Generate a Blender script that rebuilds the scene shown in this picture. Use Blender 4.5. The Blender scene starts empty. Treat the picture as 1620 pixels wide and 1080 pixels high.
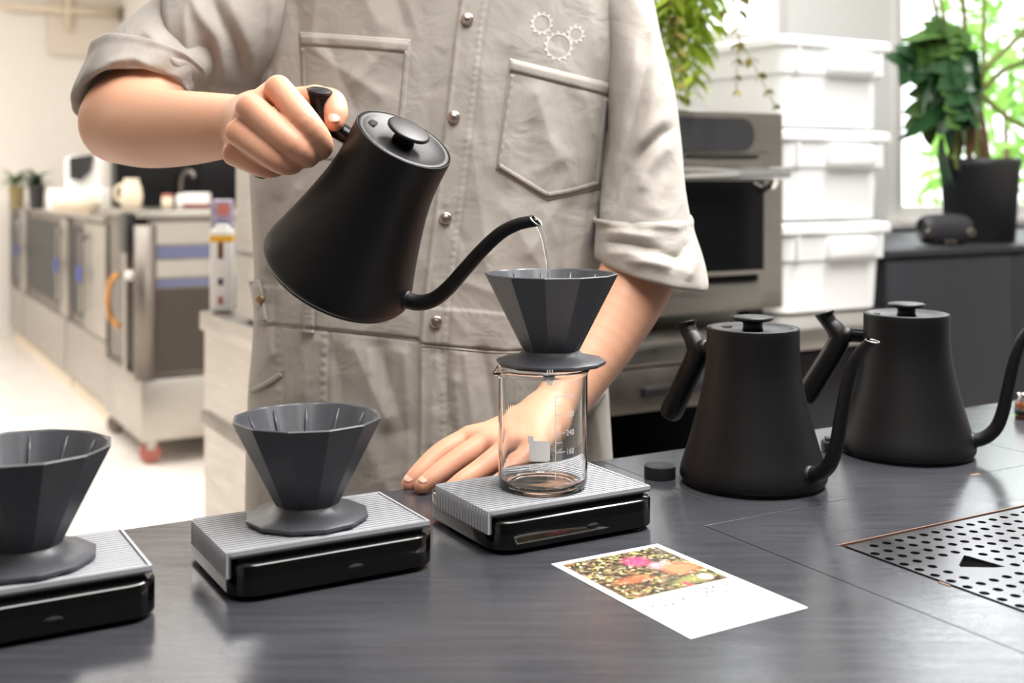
import bpy, bmesh, math, random
import numpy as np
from mathutils import Matrix, Vector, Quaternion

# ------------------------------------------------------------------ camera, world, lights, exposure
scene = bpy.context.scene
COL = scene.collection
FPX, CX, HY = 1850.0, 810.0, 284.0          # focal length in pixels, image centre x, horizon row
CAMZ, TOP = 1.19, 0.90                      # eye height, counter-top height

cam_d = bpy.data.cameras.new('camera')
cam = bpy.data.objects.new('camera', cam_d)
COL.objects.link(cam)
cam.location = (0, 0, CAMZ)
cam.rotation_euler = (math.pi / 2, 0, 0)
cam_d.sensor_width = 36.0
cam_d.sensor_fit = 'HORIZONTAL'
cam_d.lens = 36.0 * FPX / 1620.0
cam_d.shift_y = -(540.0 - HY) / 1620.0
cam_d.clip_start = 0.05
cam_d.dof.use_dof = True
cam_d.dof.focus_distance = 1.0
cam_d.dof.aperture_fstop = 5.6
scene.camera = cam

world = bpy.data.worlds.new('world')
scene.world = world
world.use_nodes = True
wbg = world.node_tree.nodes['Background']
wbg.inputs[0].default_value = (0.93, 0.97, 1.0, 1)
wbg.inputs[1].default_value = 2.9

E30 = Vector((math.cos(math.radians(30)), math.sin(math.radians(30)), 0))
N30 = Vector((-math.sin(math.radians(30)), math.cos(math.radians(30)), 0))


def TF(e, n, z=0.0):
    """room frame: e along the counter, n across it, z up"""
    return E30 * e + N30 * n + Vector((0, 0, z))


def area(name, loc, target, sx, sy, power, color=(1, 1, 1)):
    d = bpy.data.lights.new(name, 'AREA')
    d.shape = 'RECTANGLE'
    d.size, d.size_y, d.energy, d.color = sx, sy, power, color
    o = bpy.data.objects.new(name, d)
    COL.objects.link(o)
    o.location = loc
    dr = (Vector(target) - Vector(loc)).normalized()
    q = dr.to_track_quat('-Z', 'Y')
    o.rotation_euler = (q.to_matrix() @ Matrix.Rotation(0, 3, 'Z')).to_euler()
    return o


# ceiling luminaires over the aisle and kitchen; daylight outside the windows
WARM = (1.0, 0.975, 0.94)
area('added_counter_light', TF(0.90, 0.58, 2.25), TF(0.80, 0.80, 0.0), 1.8, 0.7, 52, WARM)  # added unseen light, hung low so brightness falls off down the coverall
area('ceiling_lamp_aisle', TF(1.9, 1.1, 3.05), TF(1.7, 1.1, 0), 1.8, 0.5, 66, WARM)
area('ceiling_lamp_kitchen', TF(0.2, 5.0, 3.05), TF(0.2, 5.0, 0), 3.0, 2.0, 105, WARM)
area('ceiling_lamp_far', TF(-1.6, 7.2, 3.05), TF(-1.6, 7.4, 0), 3.0, 2.0, 100, WARM)
area('daylight_tall_window', TF(4.3, 4.1, 3.2), TF(2.4, 1.6, 0.8), 3.0, 2.0, 90, (0.95, 0.98, 1.0))
area('daylight_high_window', TF(2.0, 3.9, 3.2), TF(1.3, 1.4, 0.8), 1.6, 1.4, 45, (0.95, 0.98, 1.0))

vs = scene.view_settings
vs.view_transform = 'Standard'
vs.look = 'None'
vs.gamma = 1.0
vs.exposure = 0.22
vs.use_curve_mapping = False
scene.cycles.use_denoising = True
scene.cycles.max_bounces = 14
scene.cycles.caustics_refractive = False
scene.cycles.transparent_max_bounces = 16
scene.cycles.sample_clamp_indirect = 6.0


# ------------------------------------------------------------------ helpers
def P(x, y, d):
    """photograph pixel at depth d -> world point"""
    return Vector(((x - CX) / FPX * d, d, CAMZ - (y - HY) / FPX * d))


def T(x, y, z=TOP):
    """photograph pixel -> point on the horizontal plane z"""
    d = (CAMZ - z) * FPX / (y - HY)
    return Vector(((x - CX) / FPX * d, d, z))


def EN(p):
    return (p.x * E30.x + p.y * E30.y, p.x * N30.x + p.y * N30.y)


WM = {}


def link(o, parent=None, local=False, M=None):
    COL.objects.link(o)
    M = M if M is not None else Matrix.Identity(4)
    if parent is not None:
        o.parent = parent
        if not local:
            o.matrix_parent_inverse = WM[parent.name].inverted()
            WM[o.name] = M
        else:
            WM[o.name] = WM[parent.name] @ M
    else:
        WM[o.name] = M
    o.matrix_basis = M
    return o


def mesh_obj(name, verts, faces, mat, parent=None, smooth=True, local=False, mats=None, M=None):
    me = bpy.data.meshes.new(name)
    me.from_pydata([tuple(v) for v in verts], [], [tuple(f) for f in faces])
    me.update()
    if smooth:
        me.polygons.foreach_set('use_smooth', [True] * len(me.polygons))
    for m in (mats or [mat]):
        me.materials.append(m)
    return link(bpy.data.objects.new(name, me), parent, local, M)


def bm_obj(name, bm, mat, parent=None, smooth=False, local=False, M=None, angle=None):
    me = bpy.data.meshes.new(name)
    bm.normal_update()
    bm.to_mesh(me)
    bm.free()
    me.materials.append(mat)
    if smooth or angle:
        me.polygons.foreach_set('use_smooth', [True] * len(me.polygons))
    if angle:
        me.set_sharp_from_angle(angle=math.radians(angle))
    return link(bpy.data.objects.new(name, me), parent, local, M)


def empty(name, loc=(0, 0, 0), M=None):
    o = bpy.data.objects.new(name, None)
    o.empty_display_size = 0.05
    return link(o, None, False, M if M is not None else Matrix.Translation(loc))


def tag(o, label, cat=None, group=None, kind=None):
    o['label'] = label
    if cat:
        o['category'] = cat
    if group:
        o['group'] = group
    if kind:
        o['kind'] = kind
    return o


def struct(o, label=None):
    o['kind'] = 'structure'
    if label:
        o['label'] = label
    return o


def box_bm(bm, c, s, M=None, bevel=0.0, seg=2):
    """box centred at c with full size s, optional matrix"""
    r = bmesh.ops.create_cube(bm, size=1.0)
    vs_ = r['verts']
    for v in vs_:
        v.co = Vector((v.co.x * s[0] + c[0], v.co.y * s[1] + c[1], v.co.z * s[2] + c[2]))
    if bevel > 0:
        es = list({e for v in vs_ for e in v.link_edges})
        r2 = bmesh.ops.bevel(bm, geom=es, offset=bevel, segments=seg, profile=0.5, affect='EDGES', clamp_overlap=True)
        vs_ = list({v for f in r2['faces'] for v in f.verts} | set(v for v in vs_ if v.is_valid))
    if M is not None:
        for v in vs_:
            v.co = M @ v.co
    return vs_


MEN = Matrix(((E30.x, N30.x, 0, 0), (E30.y, N30.y, 0, 0), (0, 0, 1, 0), (0, 0, 0, 1)))   # room frame -> world


def ebox(name, e0, e1, n0, n1, z0, z1, mat, parent=None, bevel=0.0, seg=2, smooth=False):
    """box in the room frame"""
    bm = bmesh.new()
    box_bm(bm, ((e0 + e1) / 2, (n0 + n1) / 2, (z0 + z1) / 2), (e1 - e0, n1 - n0, z1 - z0), MEN, bevel, seg)
    return bm_obj(name, bm, mat, parent, angle=40 if bevel > 0 else None)


def rot_lathe(profile, n=48, close_top=True, close_bot=True):
    vs_, fs = [], []
    for r, z in profile:
        for k in range(n):
            a = 2 * math.pi * k / n
            vs_.append((r * math.cos(a), r * math.sin(a), z))
    m = len(profile)
    for i in range(m - 1):
        for k in range(n):
            k2 = (k + 1) % n
            fs.append((i * n + k, i * n + k2, (i + 1) * n + k2, (i + 1) * n + k))
    if close_bot:
        fs.append(tuple(reversed(range(n))))
    if close_top:
        fs.append(tuple((m - 1) * n + k for k in range(n)))
    return vs_, fs


def catmull(pts, n=8):
    pts = [np.array(p, float) for p in pts]
    out = []
    q = [2 * pts[0] - pts[1]] + pts + [2 * pts[-1] - pts[-2]]
    for i in range(1, len(q) - 2):
        p0, p1, p2, p3 = q[i - 1], q[i], q[i + 1], q[i + 2]
        for k in range(n):
            t = k / n
            out.append(0.5 * ((2 * p1) + (-p0 + p2) * t + (2 * p0 - 5 * p1 + 4 * p2 - p3) * t * t + (-p0 + 3 * p1 - 3 * p2 + p3) * t ** 3))
    out.append(pts[-1])
    return out


def tube(path, radii, n=16, cap=True, squash=None):
    """tube mesh along a list of points; radii scalar or list"""
    path = [Vector(p) for p in path]
    if not hasattr(radii, '__len__'):
        radii = [radii] * len(path)
    vs_, fs = [], []
    t0 = (path[1] - path[0]).normalized()
    up = Vector((0, 0, 1)) if abs(t0.z) < 0.9 else Vector((1, 0, 0))
    nrm = (up - t0 * up.dot(t0)).normalized()
    for i, p in enumerate(path):
        t = (path[min(i + 1, len(path) - 1)] - path[max(i - 1, 0)]).normalized()
        nrm = (nrm - t * nrm.dot(t)).normalized()
        b = t.cross(nrm)
        for k in range(n):
            a = 2 * math.pi * k / n
            vs_.append(p + (nrm * math.cos(a) + b * math.sin(a)) * radii[i])
    for i in range(len(path) - 1):
        for k in range(n):
            k2 = (k + 1) % n
            fs.append((i * n + k, i * n + k2, (i + 1) * n + k2, (i + 1) * n + k))
    if cap:
        fs.append(tuple(reversed(range(n))))
        fs.append(tuple((len(path) - 1) * n + k for k in range(n)))
    return vs_, fs


def merge(*parts):
    V, F = [], []
    for v, f in parts:
        o = len(V)
        V += list(v)
        F += [tuple(i + o for i in ff) for ff in f]
    return V, F


def xf(vf, M):
    return [M @ Vector(v) for v in vf[0]], vf[1]


def lerp_tab(tab, x):
    xs = [a[0] for a in tab]
    return [float(np.interp(x, xs, [a[k] for a in tab])) for k in range(1, len(tab[0]))]


# ------------------------------------------------------------------ materials
def srgb(r, g, b):
    f = lambda c: (c / 12.92 if c <= 0.04045 else ((c + 0.055) / 1.055) ** 2.4)
    return (f(r / 255), f(g / 255), f(b / 255))


MATS = {}


def mat(name, color, rough=0.5, metal=0.0, spec=0.5, bump=None, var=None, coat=0.0, sheen=0.0, sss=0.0,
        stretch=None, emit=None, rvar=None):
    """principled material; bump=(scale, strength), var=(scale, amount) colour noise, stretch = mapping scale"""
    if name in MATS:
        return MATS[name]
    m = bpy.data.materials.new(name)
    m.use_nodes = True
    nt = m.node_tree
    b = nt.nodes['Principled BSDF']
    b.inputs['Base Color'].default_value = (*color, 1)
    b.inputs['Roughness'].default_value = rough
    b.inputs['Metallic'].default_value = metal
    b.inputs['Specular IOR Level'].default_value = spec
    b.inputs['Coat Weight'].default_value = coat
    b.inputs['Coat Roughness'].default_value = 0.05
    b.inputs['Sheen Weight'].default_value = sheen
    if sss:
        b.inputs['Subsurface Weight'].default_value = sss
        b.inputs['Subsurface Radius'].default_value = (1.0, 0.35, 0.2)
        b.inputs['Subsurface Scale'].default_value = 0.006
    if emit:
        b.inputs['Emission Color'].default_value = (*emit[0], 1)
        b.inputs['Emission Strength'].default_value = emit[1]
    if bump or var or rvar:
        tc = nt.nodes.new('ShaderNodeTexCoord')
        mp = nt.nodes.new('ShaderNodeMapping')
        nt.links.new(tc.outputs['Object'], mp.inputs['Vector'])
        if stretch:
            mp.inputs['Scale'].default_value = stretch[:3]
            if len(stretch) > 3:
                mp.inputs['Rotation'].default_value = (0, 0, stretch[3])
        if var:
            nz = nt.nodes.new('ShaderNodeTexNoise')
            nz.inputs['Scale'].default_value = var[0]
            nz.inputs['Detail'].default_value = 6
            nt.links.new(mp.outputs[0], nz.inputs['Vector'])
            mx = nt.nodes.new('ShaderNodeMix')
            mx.data_type = 'RGBA'
            mx.inputs['A'].default_value = (*[c * (1 - var[1]) for c in color], 1)
            mx.inputs['B'].default_value = (*[min(1, c * (1 + var[1])) for c in color], 1)
            nt.links.new(nz.outputs['Fac'], mx.inputs['Factor'])
            nt.links.new(mx.outputs['Result'], b.inputs['Base Color'])
        if rvar:
            nz3 = nt.nodes.new('ShaderNodeTexNoise')
            nz3.inputs['Scale'].default_value = rvar[0]
            nz3.inputs['Detail'].default_value = 5
            nt.links.new(mp.outputs[0], nz3.inputs['Vector'])
            mr = nt.nodes.new('ShaderNodeMapRange')
            mr.inputs['From Min'].default_value = 0.3
            mr.inputs['From Max'].default_value = 0.7
            mr.inputs['To Min'].default_value = max(0, rough - rvar[1])
            mr.inputs['To Max'].default_value = min(1, rough + rvar[1])
            nt.links.new(nz3.outputs['Fac'], mr.inputs['Value'])
            nt.links.new(mr.outputs['Result'], b.inputs['Roughness'])
        if bump:
            nz2 = nt.nodes.new('ShaderNodeTexNoise')
            nz2.inputs['Scale'].default_value = bump[0]
            nz2.inputs['Detail'].default_value = 4
            nt.links.new(mp.outputs[0], nz2.inputs['Vector'])
            bp = nt.nodes.new('ShaderNodeBump')
            bp.inputs['Strength'].default_value = bump[1]
            bp.inputs['Distance'].default_value = 0.002
            nt.links.new(nz2.outputs['Fac'], bp.inputs['Height'])
            nt.links.new(bp.outputs[0], b.inputs['Normal'])
    MATS[name] = m
    return m


def glass(name, color=(1, 1, 1), ior=1.47, rough=0.0):
    if name in MATS:
        return MATS[name]
    m = bpy.data.materials.new(name)
    m.use_nodes = True
    b = m.node_tree.nodes['Principled BSDF']
    b.inputs['Base Color'].default_value = (*color, 1)
    b.inputs['Transmission Weight'].default_value = 1.0
    b.inputs['IOR'].default_value = ior
    b.inputs['Roughness'].default_value = rough
    MATS[name] = m
    return m


random.seed(7)
np.random.seed(7)

M_wall = mat('wall_paint', srgb(238, 233, 226), 0.8, var=(1.2, 0.03))
M_wallr = mat('wall_paint_cool', srgb(236, 237, 236), 0.8, var=(1.2, 0.03))
M_ceil = mat('ceiling_paint', srgb(235, 232, 228), 0.9)
M_floor = mat('floor_epoxy', srgb(232, 224, 216), 0.35, var=(2.0, 0.04), rvar=(3, 0.1))
M_steel = mat('brushed_steel', srgb(176, 172, 166), 0.34, 1.0, var=(6, 0.10), stretch=(1, 1, 14), rvar=(8, 0.08))
M_steeld = mat('dull_steel', srgb(128, 122, 116), 0.45, 1.0, var=(5, 0.15), rvar=(6, 0.1))
M_chrome = mat('chrome', (0.8, 0.8, 0.8), 0.12, 1.0)
M_black = mat('black_plastic', srgb(24, 24, 26), 0.45)
M_blackm = mat('matte_black_paint', srgb(44, 45, 50), 0.55, var=(4, 0.06))
M_dark = mat('dark_recess', srgb(12, 12, 13), 0.8)
M_counter = mat('stained_counter', srgb(58, 59, 64), 0.18, spec=0.5, var=(9, 0.45), bump=(60, 0.08),
                stretch=(1.2, 16, 1, math.radians(-30)), rvar=(7, 0.05))
M_counters = mat('counter_edge', srgb(30, 31, 34), 0.5)
M_kettle = mat('kettle_matte_black', srgb(13, 13, 14), 0.48, spec=0.32, bump=(900, 0.04))
M_klid = mat('kettle_lid_black', srgb(26, 26, 29), 0.40, spec=0.36, bump=(900, 0.03))
M_kgrip = mat('kettle_handle_black', srgb(11, 11, 12), 0.42, spec=0.35)
M_kring = mat('kettle_collar_gloss', srgb(30, 30, 32), 0.12, 0.7)
M_drip = mat('dripper_resin', srgb(67, 69, 75), 0.42, spec=0.5, bump=(500, 0.04))
M_scale = mat('scale_gloss_black', srgb(6, 6, 7), 0.09, spec=0.5, coat=0.4, rvar=(60, 0.03))
M_mat = mat('silicone_mat', srgb(174, 176, 182), 0.55, bump=(600, 0.05))
M_matd = mat('silicone_mat_shade', srgb(62, 63, 67), 0.7)  # same silicone, darker: shade between the ribs put into the colour
M_skin = None
M_cloth = mat('coverall_twill', srgb(167, 161, 154), 0.85, sheen=0.15, var=(7, 0.05), bump=(1400, 0.22))
def add_wrinkles(m, scale, dist, strength):
    nt = m.node_tree
    b = nt.nodes['Principled BSDF']
    old = b.inputs['Normal'].links[0].from_node
    tc = nt.nodes.new('ShaderNodeTexCoord')
    nz = nt.nodes.new('ShaderNodeTexNoise')
    nz.inputs['Scale'].default_value = scale
    nz.inputs['Detail'].default_value = 3
    nz.inputs['Distortion'].default_value = 0.6
    bp = nt.nodes.new('ShaderNodeBump')
    bp.inputs['Distance'].default_value = dist
    bp.inputs['Strength'].default_value = strength
    nt.links.new(tc.outputs['Object'], nz.inputs['Vector'])
    nt.links.new(nz.outputs['Fac'], bp.inputs['Height'])
    nt.links.new(old.outputs[0], bp.inputs['Normal'])
    nt.links.new(bp.outputs[0], b.inputs['Normal'])


add_wrinkles(M_cloth, 20, 0.012, 0.35)
M_cloth2 = mat('coverall_seam', srgb(160, 154, 147), 0.85, sheen=0.15, bump=(1400, 0.25))
M_snap = mat('snap_metal', srgb(196, 184, 172), 0.28, 1.0)
M_print = mat('white_print', srgb(236, 236, 236), 0.6)
M_embl = mat('emblem_print', srgb(206, 202, 196), 0.8)
M_glass = glass('beaker_glass', (0.985, 0.995, 0.99))
M_water = glass('water', (1, 1, 1), 1.33)
M_pane = glass('window_glass', (1, 1, 1), 1.1)
M_paper = mat('card_paper', srgb(244, 243, 242), 0.45)
M_copper = mat('copper_edge', srgb(122, 94, 80), 0.55, 0.1)
M_grate = mat('steel_grate', srgb(118, 118, 121), 0.34, 1.0, rvar=(12, 0.08))
M_bin = mat('white_bin_plastic', srgb(240, 241, 242), 0.4)
M_soil = mat('soil', srgb(88, 62, 48), 0.95, bump=(80, 0.8))
M_stem = mat('plant_stem', srgb(120, 128, 66), 0.6, var=(12, 0.2))
M_bark = mat('plant_bark', srgb(106, 76, 54), 0.85, bump=(90, 0.5))
M_leaf = mat('dark_leaf', srgb(40, 74, 42), 0.35, var=(9, 0.35))
M_leaf2 = mat('mid_leaf', srgb(70, 106, 46), 0.45, var=(9, 0.3))
M_fern = mat('fern_leaf', srgb(164, 188, 68), 0.55, var=(9, 0.3))
M_fernd = mat('fern_dry', srgb(138, 126, 62), 0.7, var=(9, 0.3))
M_out = mat('outdoor_leaf', srgb(126, 184, 58), 0.6, var=(5, 0.3))
M_pot = mat('pot_black', srgb(46, 46, 50), 0.5)
M_screen = mat('oven_panel', srgb(52, 52, 54), 0.3)
M_ovenglass = mat('oven_glass', srgb(14, 15, 16), 0.06, spec=0.6)
M_unitglass = mat('unit_glass', srgb(22, 22, 24), 0.35, spec=0.12)
M_white = mat('white_plastic', srgb(238, 236, 233), 0.45)
M_cream = mat('cream_sack', srgb(228, 214, 192), 0.8, var=(10, 0.08))
M_red = mat('red_label', srgb(190, 34, 24), 0.5)
M_blue = mat('blue_tag', srgb(44, 82, 190), 0.5)
M_bluefilm = mat('blue_film', srgb(98, 104, 140), 0.4)
M_yellow = mat('yellow_label', srgb(238, 180, 50), 0.5)
M_brass = mat('brass', srgb(206, 150, 88), 0.3, 1.0)
M_rivet = mat('dull_rivet', srgb(150, 124, 98), 0.5, 0.8)
M_redcap = mat('red_caster', srgb(176, 104, 94), 0.5)
M_brown = mat('brown_glass', srgb(110, 60, 34), 0.3)
# ------------------------------------------------------------------ room shell
def pane_material():
    m = bpy.data.materials.new('clear_pane')
    m.use_nodes = True
    nt = m.node_tree
    nt.nodes.clear()
    out = nt.nodes.new('ShaderNodeOutputMaterial')
    mix = nt.nodes.new('ShaderNodeMixShader')
    tr = nt.nodes.new('ShaderNodeBsdfTransparent')
    gl = nt.nodes.new('ShaderNodeBsdfGlossy')
    gl.inputs['Roughness'].default_value = 0.02
    mix.inputs[0].default_value = 0.05
    nt.links.new(tr.outputs[0], mix.inputs[1])
    nt.links.new(gl.outputs[0], mix.inputs[2])
    nt.links.new(mix.outputs[0], out.inputs[0])
    return m


M_clear = pane_material()
EMIN, EMAX, NMIN, NMAX = -5.6, 6.2, -3.2, 9.6
H = 3.15
struct(ebox('floor', EMIN, EMAX, NMIN, NMAX, -0.05, 0.0, M_floor), 'pale poured floor of the coffee bar')
cl_ = struct(empty('ceiling', TF(0, 2, H)), 'white ceiling above the coffee bar')
ebox('ceiling_slab', EMIN, 2.05, NMIN, NMAX, H, H + 0.05, M_ceil, cl_)
ebox('ceiling_slab', 2.05, EMAX, NMIN, 3.0, H, H + 0.05, M_ceil, cl_)
struct(ebox('wall_back', EMIN, 2.05, NMAX, NMAX + 0.1, 0, H, M_wall), 'cream wall at the far end of the kitchen')
struct(ebox('wall_left', EMIN - 0.1, EMIN, NMIN, NMAX, 0, H, M_wall), 'cream wall on the left')
struct(ebox('wall_front', EMIN, EMAX, NMIN - 0.1, NMIN, 0, H, mat('wall_grey', srgb(84, 82, 81), 0.85)), 'dark grey wall opposite the bar')
struct(ebox('wall_right', EMAX, EMAX + 0.1, NMIN, 3.0, 0, H, M_wallr), 'white wall on the right')
struct(ebox('wall_inner', 1.95, 2.05, 3.0, NMAX, 0, H, M_wall), 'cream wall behind the stainless units')

# window wall behind the oven: built from the pieces around its two openings
NW = 2.90
W1 = (1.25, 2.72, 1.62, 2.75)          # e0, e1, z0, z1
W2 = (3.22, 5.6, 1.05, 2.75)


def wall_piece(name, e0, e1, z0, z1, parent=None):
    return ebox(name, e0, e1, NW, NW + 0.1, z0, z1, M_wallr, parent)


ww = struct(empty('wall_window', TF(3.0, NW, 0)), 'white wall with windows behind the oven')
for seg in ((0.98, W1[0], 0, H), (W1[0], W1[1], 0, W1[2]), (W1[0], W1[1], W1[3], H), (W1[1], W2[0], 0, H),
            (W2[0], W2[1], 0, W2[2]), (W2[0], W2[1], W2[3], H), (W2[1], EMAX, 0, H)):
    wall_piece('wall_panel', *seg, parent=ww)
for i, (w, lab) in enumerate(((W1, 'bright window above the oven'), (W2, 'tall bright window behind the potted plant'))):
    r = struct(empty('window_%d' % (i + 1), TF((w[0] + w[1]) / 2, NW, w[2])), lab)
    t = 0.045
    for (a, b, c, d) in ((w[0], w[0] + t, w[2], w[3]), (w[1] - t, w[1], w[2], w[3]),
                         (w[0] + t, w[1] - t, w[2], w[2] + t), (w[0] + t, w[1] - t, w[3] - t, w[3])):
        ebox('window_frame', a, b, NW - 0.01, NW + 0.06, c, d, M_white, r, 0.004)
    ebox('window_pane', w[0] + t, w[1] - t, NW + 0.03, NW + 0.034, w[2] + t, w[3] - t, M_clear, r)
    if i == 1:
        ebox('window_sill', w[0] - 0.03, w[1] + 0.03, NW - 0.05, NW, w[2] - 0.03, w[2], M_white, r, 0.004)
        m_ = (w[0] + w[1]) / 2 - 0.02
        ebox('window_mullion', m_, m_ + 0.045, NW - 0.005, NW + 0.055, w[2] + t, w[3] - t, M_white, r, 0.004)
    # sheer white curtain strip on the pier between the windows belongs to the tall one

# ------------------------------------------------------------------ the bar counter: plinth and separate top panels
NB, NF = 1.0, 0.30
EL, ER = -1.3, 2.6
GE0, GE1, GN0, GN1 = 0.688, 1.16, 0.40, 0.674      # drip grate opening
ctr = empty('bar_counter', TF(0.6, 0.65, 0))
tag(ctr, 'long dark stained bar counter in the foreground, carrying scales and kettles', 'counter')
ebox('plinth', EL + 0.03, ER - 0.03, NF + 0.04, NB - 0.03, 0.0, 0.83, M_counters, ctr)
ebox('sub_top', EL + 0.002, ER - 0.002, NF + 0.002, NB - 0.002, 0.83, 0.858, M_dark, ctr)
TH = 0.040


def prism(name, poly, holes, z0, z1, m, parent, bevel=0.0005):
    """panel with the outline poly (room frame); an optional rectangular hole splits it into strips"""
    bm = bmesh.new()
    vs_ = [bm.verts.new(TF(e, n, z0)) for e, n in poly]
    f = bm.faces.new(vs_)
    r = bmesh.ops.extrude_face_region(bm, geom=[f])
    top = [g for g in r['geom'] if isinstance(g, bmesh.types.BMVert)]
    for v in top:
        v.co.z = z1
    bmesh.ops.recalc_face_normals(bm, faces=bm.faces)
    te = [e for e in bm.edges if all(abs(v.co.z - z1) < 1e-6 for v in e.verts)]
    if bevel:
        bmesh.ops.bevel(bm, geom=te, offset=bevel, segments=2, profile=0.5, affect='EDGES')
    return bm_obj(name, bm, m, parent)


g = 0.0003
SN, SE1, SE2, SE3 = 0.768, 0.630, 0.682, 1.094
prism('top_panel', [(EL, NF), (SE1 - g, NF), (SE1 - g, SN), (SE2 - g, SN), (SE2 - g, NB), (EL, NB)], None, TOP - TH, TOP, M_counter, ctr)
prism('top_panel', [(SE2 + g, SN + g), (SE3 - g, SN + g), (SE3 - g, NB), (SE2 + g, NB)], None, TOP - TH, TOP, M_counter, ctr)
prism('top_panel', [(SE3 + g, SN + g), (ER, SN + g), (ER, NB), (SE3 + g, NB)], None, TOP - TH, TOP, M_counter, ctr)
# the panel around the drip grate: one mesh with a rectangular hole
bm = bmesh.new()
es = [SE1 + g, GE0, GE1, ER]
ns = [NF, GN0, GN1, SN - g]
gv = {}
for zi, z in enumerate((TOP - TH, TOP)):
    for i, e in enumerate(es):
        for j, n in enumerate(ns):
            gv[i, j, zi] = bm.verts.new(TF(e, n, z))
for i in range(3):
    for j in range(3):
        if (i, j) != (1, 1):
            bm.faces.new([gv[i, j, 1], gv[i + 1, j, 1], gv[i + 1, j + 1, 1], gv[i, j + 1, 1]])
            bm.faces.new([gv[i, j, 0], gv[i, j + 1, 0], gv[i + 1, j + 1, 0], gv[i + 1, j, 0]])
for i in range(3):
    for j in (0, 3):
        bm.faces.new([gv[i, j, 0], gv[i + 1, j, 0], gv[i + 1, j, 1], gv[i, j, 1]])
        bm.faces.new([gv[j, i, 0], gv[j, i + 1, 0], gv[j, i + 1, 1], gv[j, i, 1]])
for j in (1, 2):
    bm.faces.new([gv[1, j, 0], gv[2, j, 0], gv[2, j, 1], gv[1, j, 1]])
    bm.faces.new([gv[j, 1, 0], gv[j, 2, 0], gv[j, 2, 1], gv[j, 1, 1]])
bmesh.ops.recalc_face_normals(bm, faces=bm.faces)
bm_obj('top_panel', bm, M_counter, ctr)
# copper-coloured edging strip of the grate opening and two small notches in the long joint
ebox('edge_strip', GE0 - 0.001, GE1, GN1 - 0.0004, GN1 + 0.0008, TOP - 0.01, TOP + 0.0003, M_copper, ctr)
p = EN(T(1494, 923))
ebox('edge_chip', GE0 - 0.0012, GE0 + 0.0008, p[1] - 0.006, p[1] + 0.004, TOP - 0.004, TOP + 0.0005, M_copper, ctr)
for (x, y, m_) in ((1290, 799, M_dark), (1545, 751, M_copper)):
    p = EN(T(x, y))
    ebox('joint_notch', p[0] - 0.006, p[0] + 0.006, SN - 0.0022, SN + 0.0022, TOP - 0.002, TOP + 0.0004, m_, ctr)

# ------------------------------------------------------------------ drip grate (perforated plate over a dark tray)
grate = empty('drip_grate', TF((GE0 + GE1) / 2, (GN0 + GN1) / 2, TOP - TH))
tag(grate, 'perforated steel drip grate sunk flush in the counter', 'drip tray')
tri_px = [(1525, 876.5), (1531, 877.5), (1591, 894.6), (1575, 896), (1520, 895), (1517, 892)]
tri = [EN(T(*q)) for q in tri_px]
tc_ = (sum(q[0] for q in tri) / 6, sum(q[1] for q in tri) / 6)
plate_bm = bmesh.new()
box_bm(plate_bm, ((GE0 + GE1) / 2 + 0.0026, (GN0 + GN1) / 2 - 0.0005, TOP - 0.0022), (GE1 - GE0 - 0.0066, GN1 - GN0 - 0.003, 0.003), MEN)
cut = bmesh.new()


def cutter(poly):
    a = [cut.verts.new(TF(e, n, TOP - 0.01)) for e, n in poly]
    b = [cut.verts.new(TF(e, n, TOP + 0.01)) for e, n in poly]
    cut.faces.new(list(reversed(a)))
    cut.faces.new(b)
    k = len(poly)
    for i in range(k):
        cut.faces.new([a[i], a[(i + 1) % k], b[(i + 1) % k], b[i]])


for j in range(18):
    for i in range(31):
        e, n = 0.699 + 0.0143 * i, 0.6605 - 0.0143 * j
        if (i == 0 and j == 0) or e > GE1 - 0.012 or n < GN0 + 0.012:
            continue
        if min(q[0] for q in tri) - 0.0065 < e < max(q[0] for q in tri) + 0.0065 and min(q[1] for q in tri) - 0.0065 < n < max(q[1] for q in tri) + 0.0065:
            continue
        cutter([(e + 0.0037 * math.cos(2 * math.pi * k / 14), n + 0.0037 * math.sin(2 * math.pi * k / 14)) for k in range(14)])
cutter(tri)
bmesh.ops.recalc_face_normals(cut, faces=cut.faces)
cm = bpy.data.meshes.new('cutter')
cut.to_mesh(cm)
cut.free()
co = bpy.data.objects.new('cutter', cm)
COL.objects.link(co)
plate = bm_obj('plate', plate_bm, M_grate, grate)
md = plate.modifiers.new('holes', 'BOOLEAN')
md.object, md.operation, md.solver = co, 'DIFFERENCE', 'EXACT'
bpy.context.view_layer.update()
dg = bpy.context.evaluated_depsgraph_get()
pm = bpy.data.meshes.new_from_object(plate.evaluated_get(dg))
plate.modifiers.clear()
plate.data = pm
bpy.data.objects.remove(co)
ebox('tray', GE0 + 0.001, GE1 - 0.001, GN0 + 0.001, GN1 - 0.001, TOP - TH + 0.0005, TOP - TH + 0.004, M_dark, grate)
# ------------------------------------------------------------------ scales with ribbed silicone mats
def rrect(e0, e1, n0, n1, r, k=8):
    out = []
    for (ce, cn, a0) in ((e1 - r, n0 + r, -90), (e1 - r, n1 - r, 0), (e0 + r, n1 - r, 90), (e0 + r, n0 + r, 180)):
        for i in range(k + 1):
            a = math.radians(a0 + 90 * i / k)
            out.append((ce + r * math.cos(a), cn + r * math.sin(a)))
    return out


def stack_poly(levels):
    """levels: list of (polygon, z) with equal counts -> verts, faces closed at both ends"""
    V, F = [], []
    n = len(levels[0][0])
    for poly, z in levels:
        V += [(p[0], p[1], z) for p in poly]
    for i in range(len(levels) - 1):
        for k in range(n):
            k2 = (k + 1) % n
            F.append((i * n + k, i * n + k2, (i + 1) * n + k2, (i + 1) * n + k))
    F.append(tuple(reversed(range(n))))
    F.append(tuple((len(levels) - 1) * n + k for k in range(n)))
    return V, F


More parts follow.
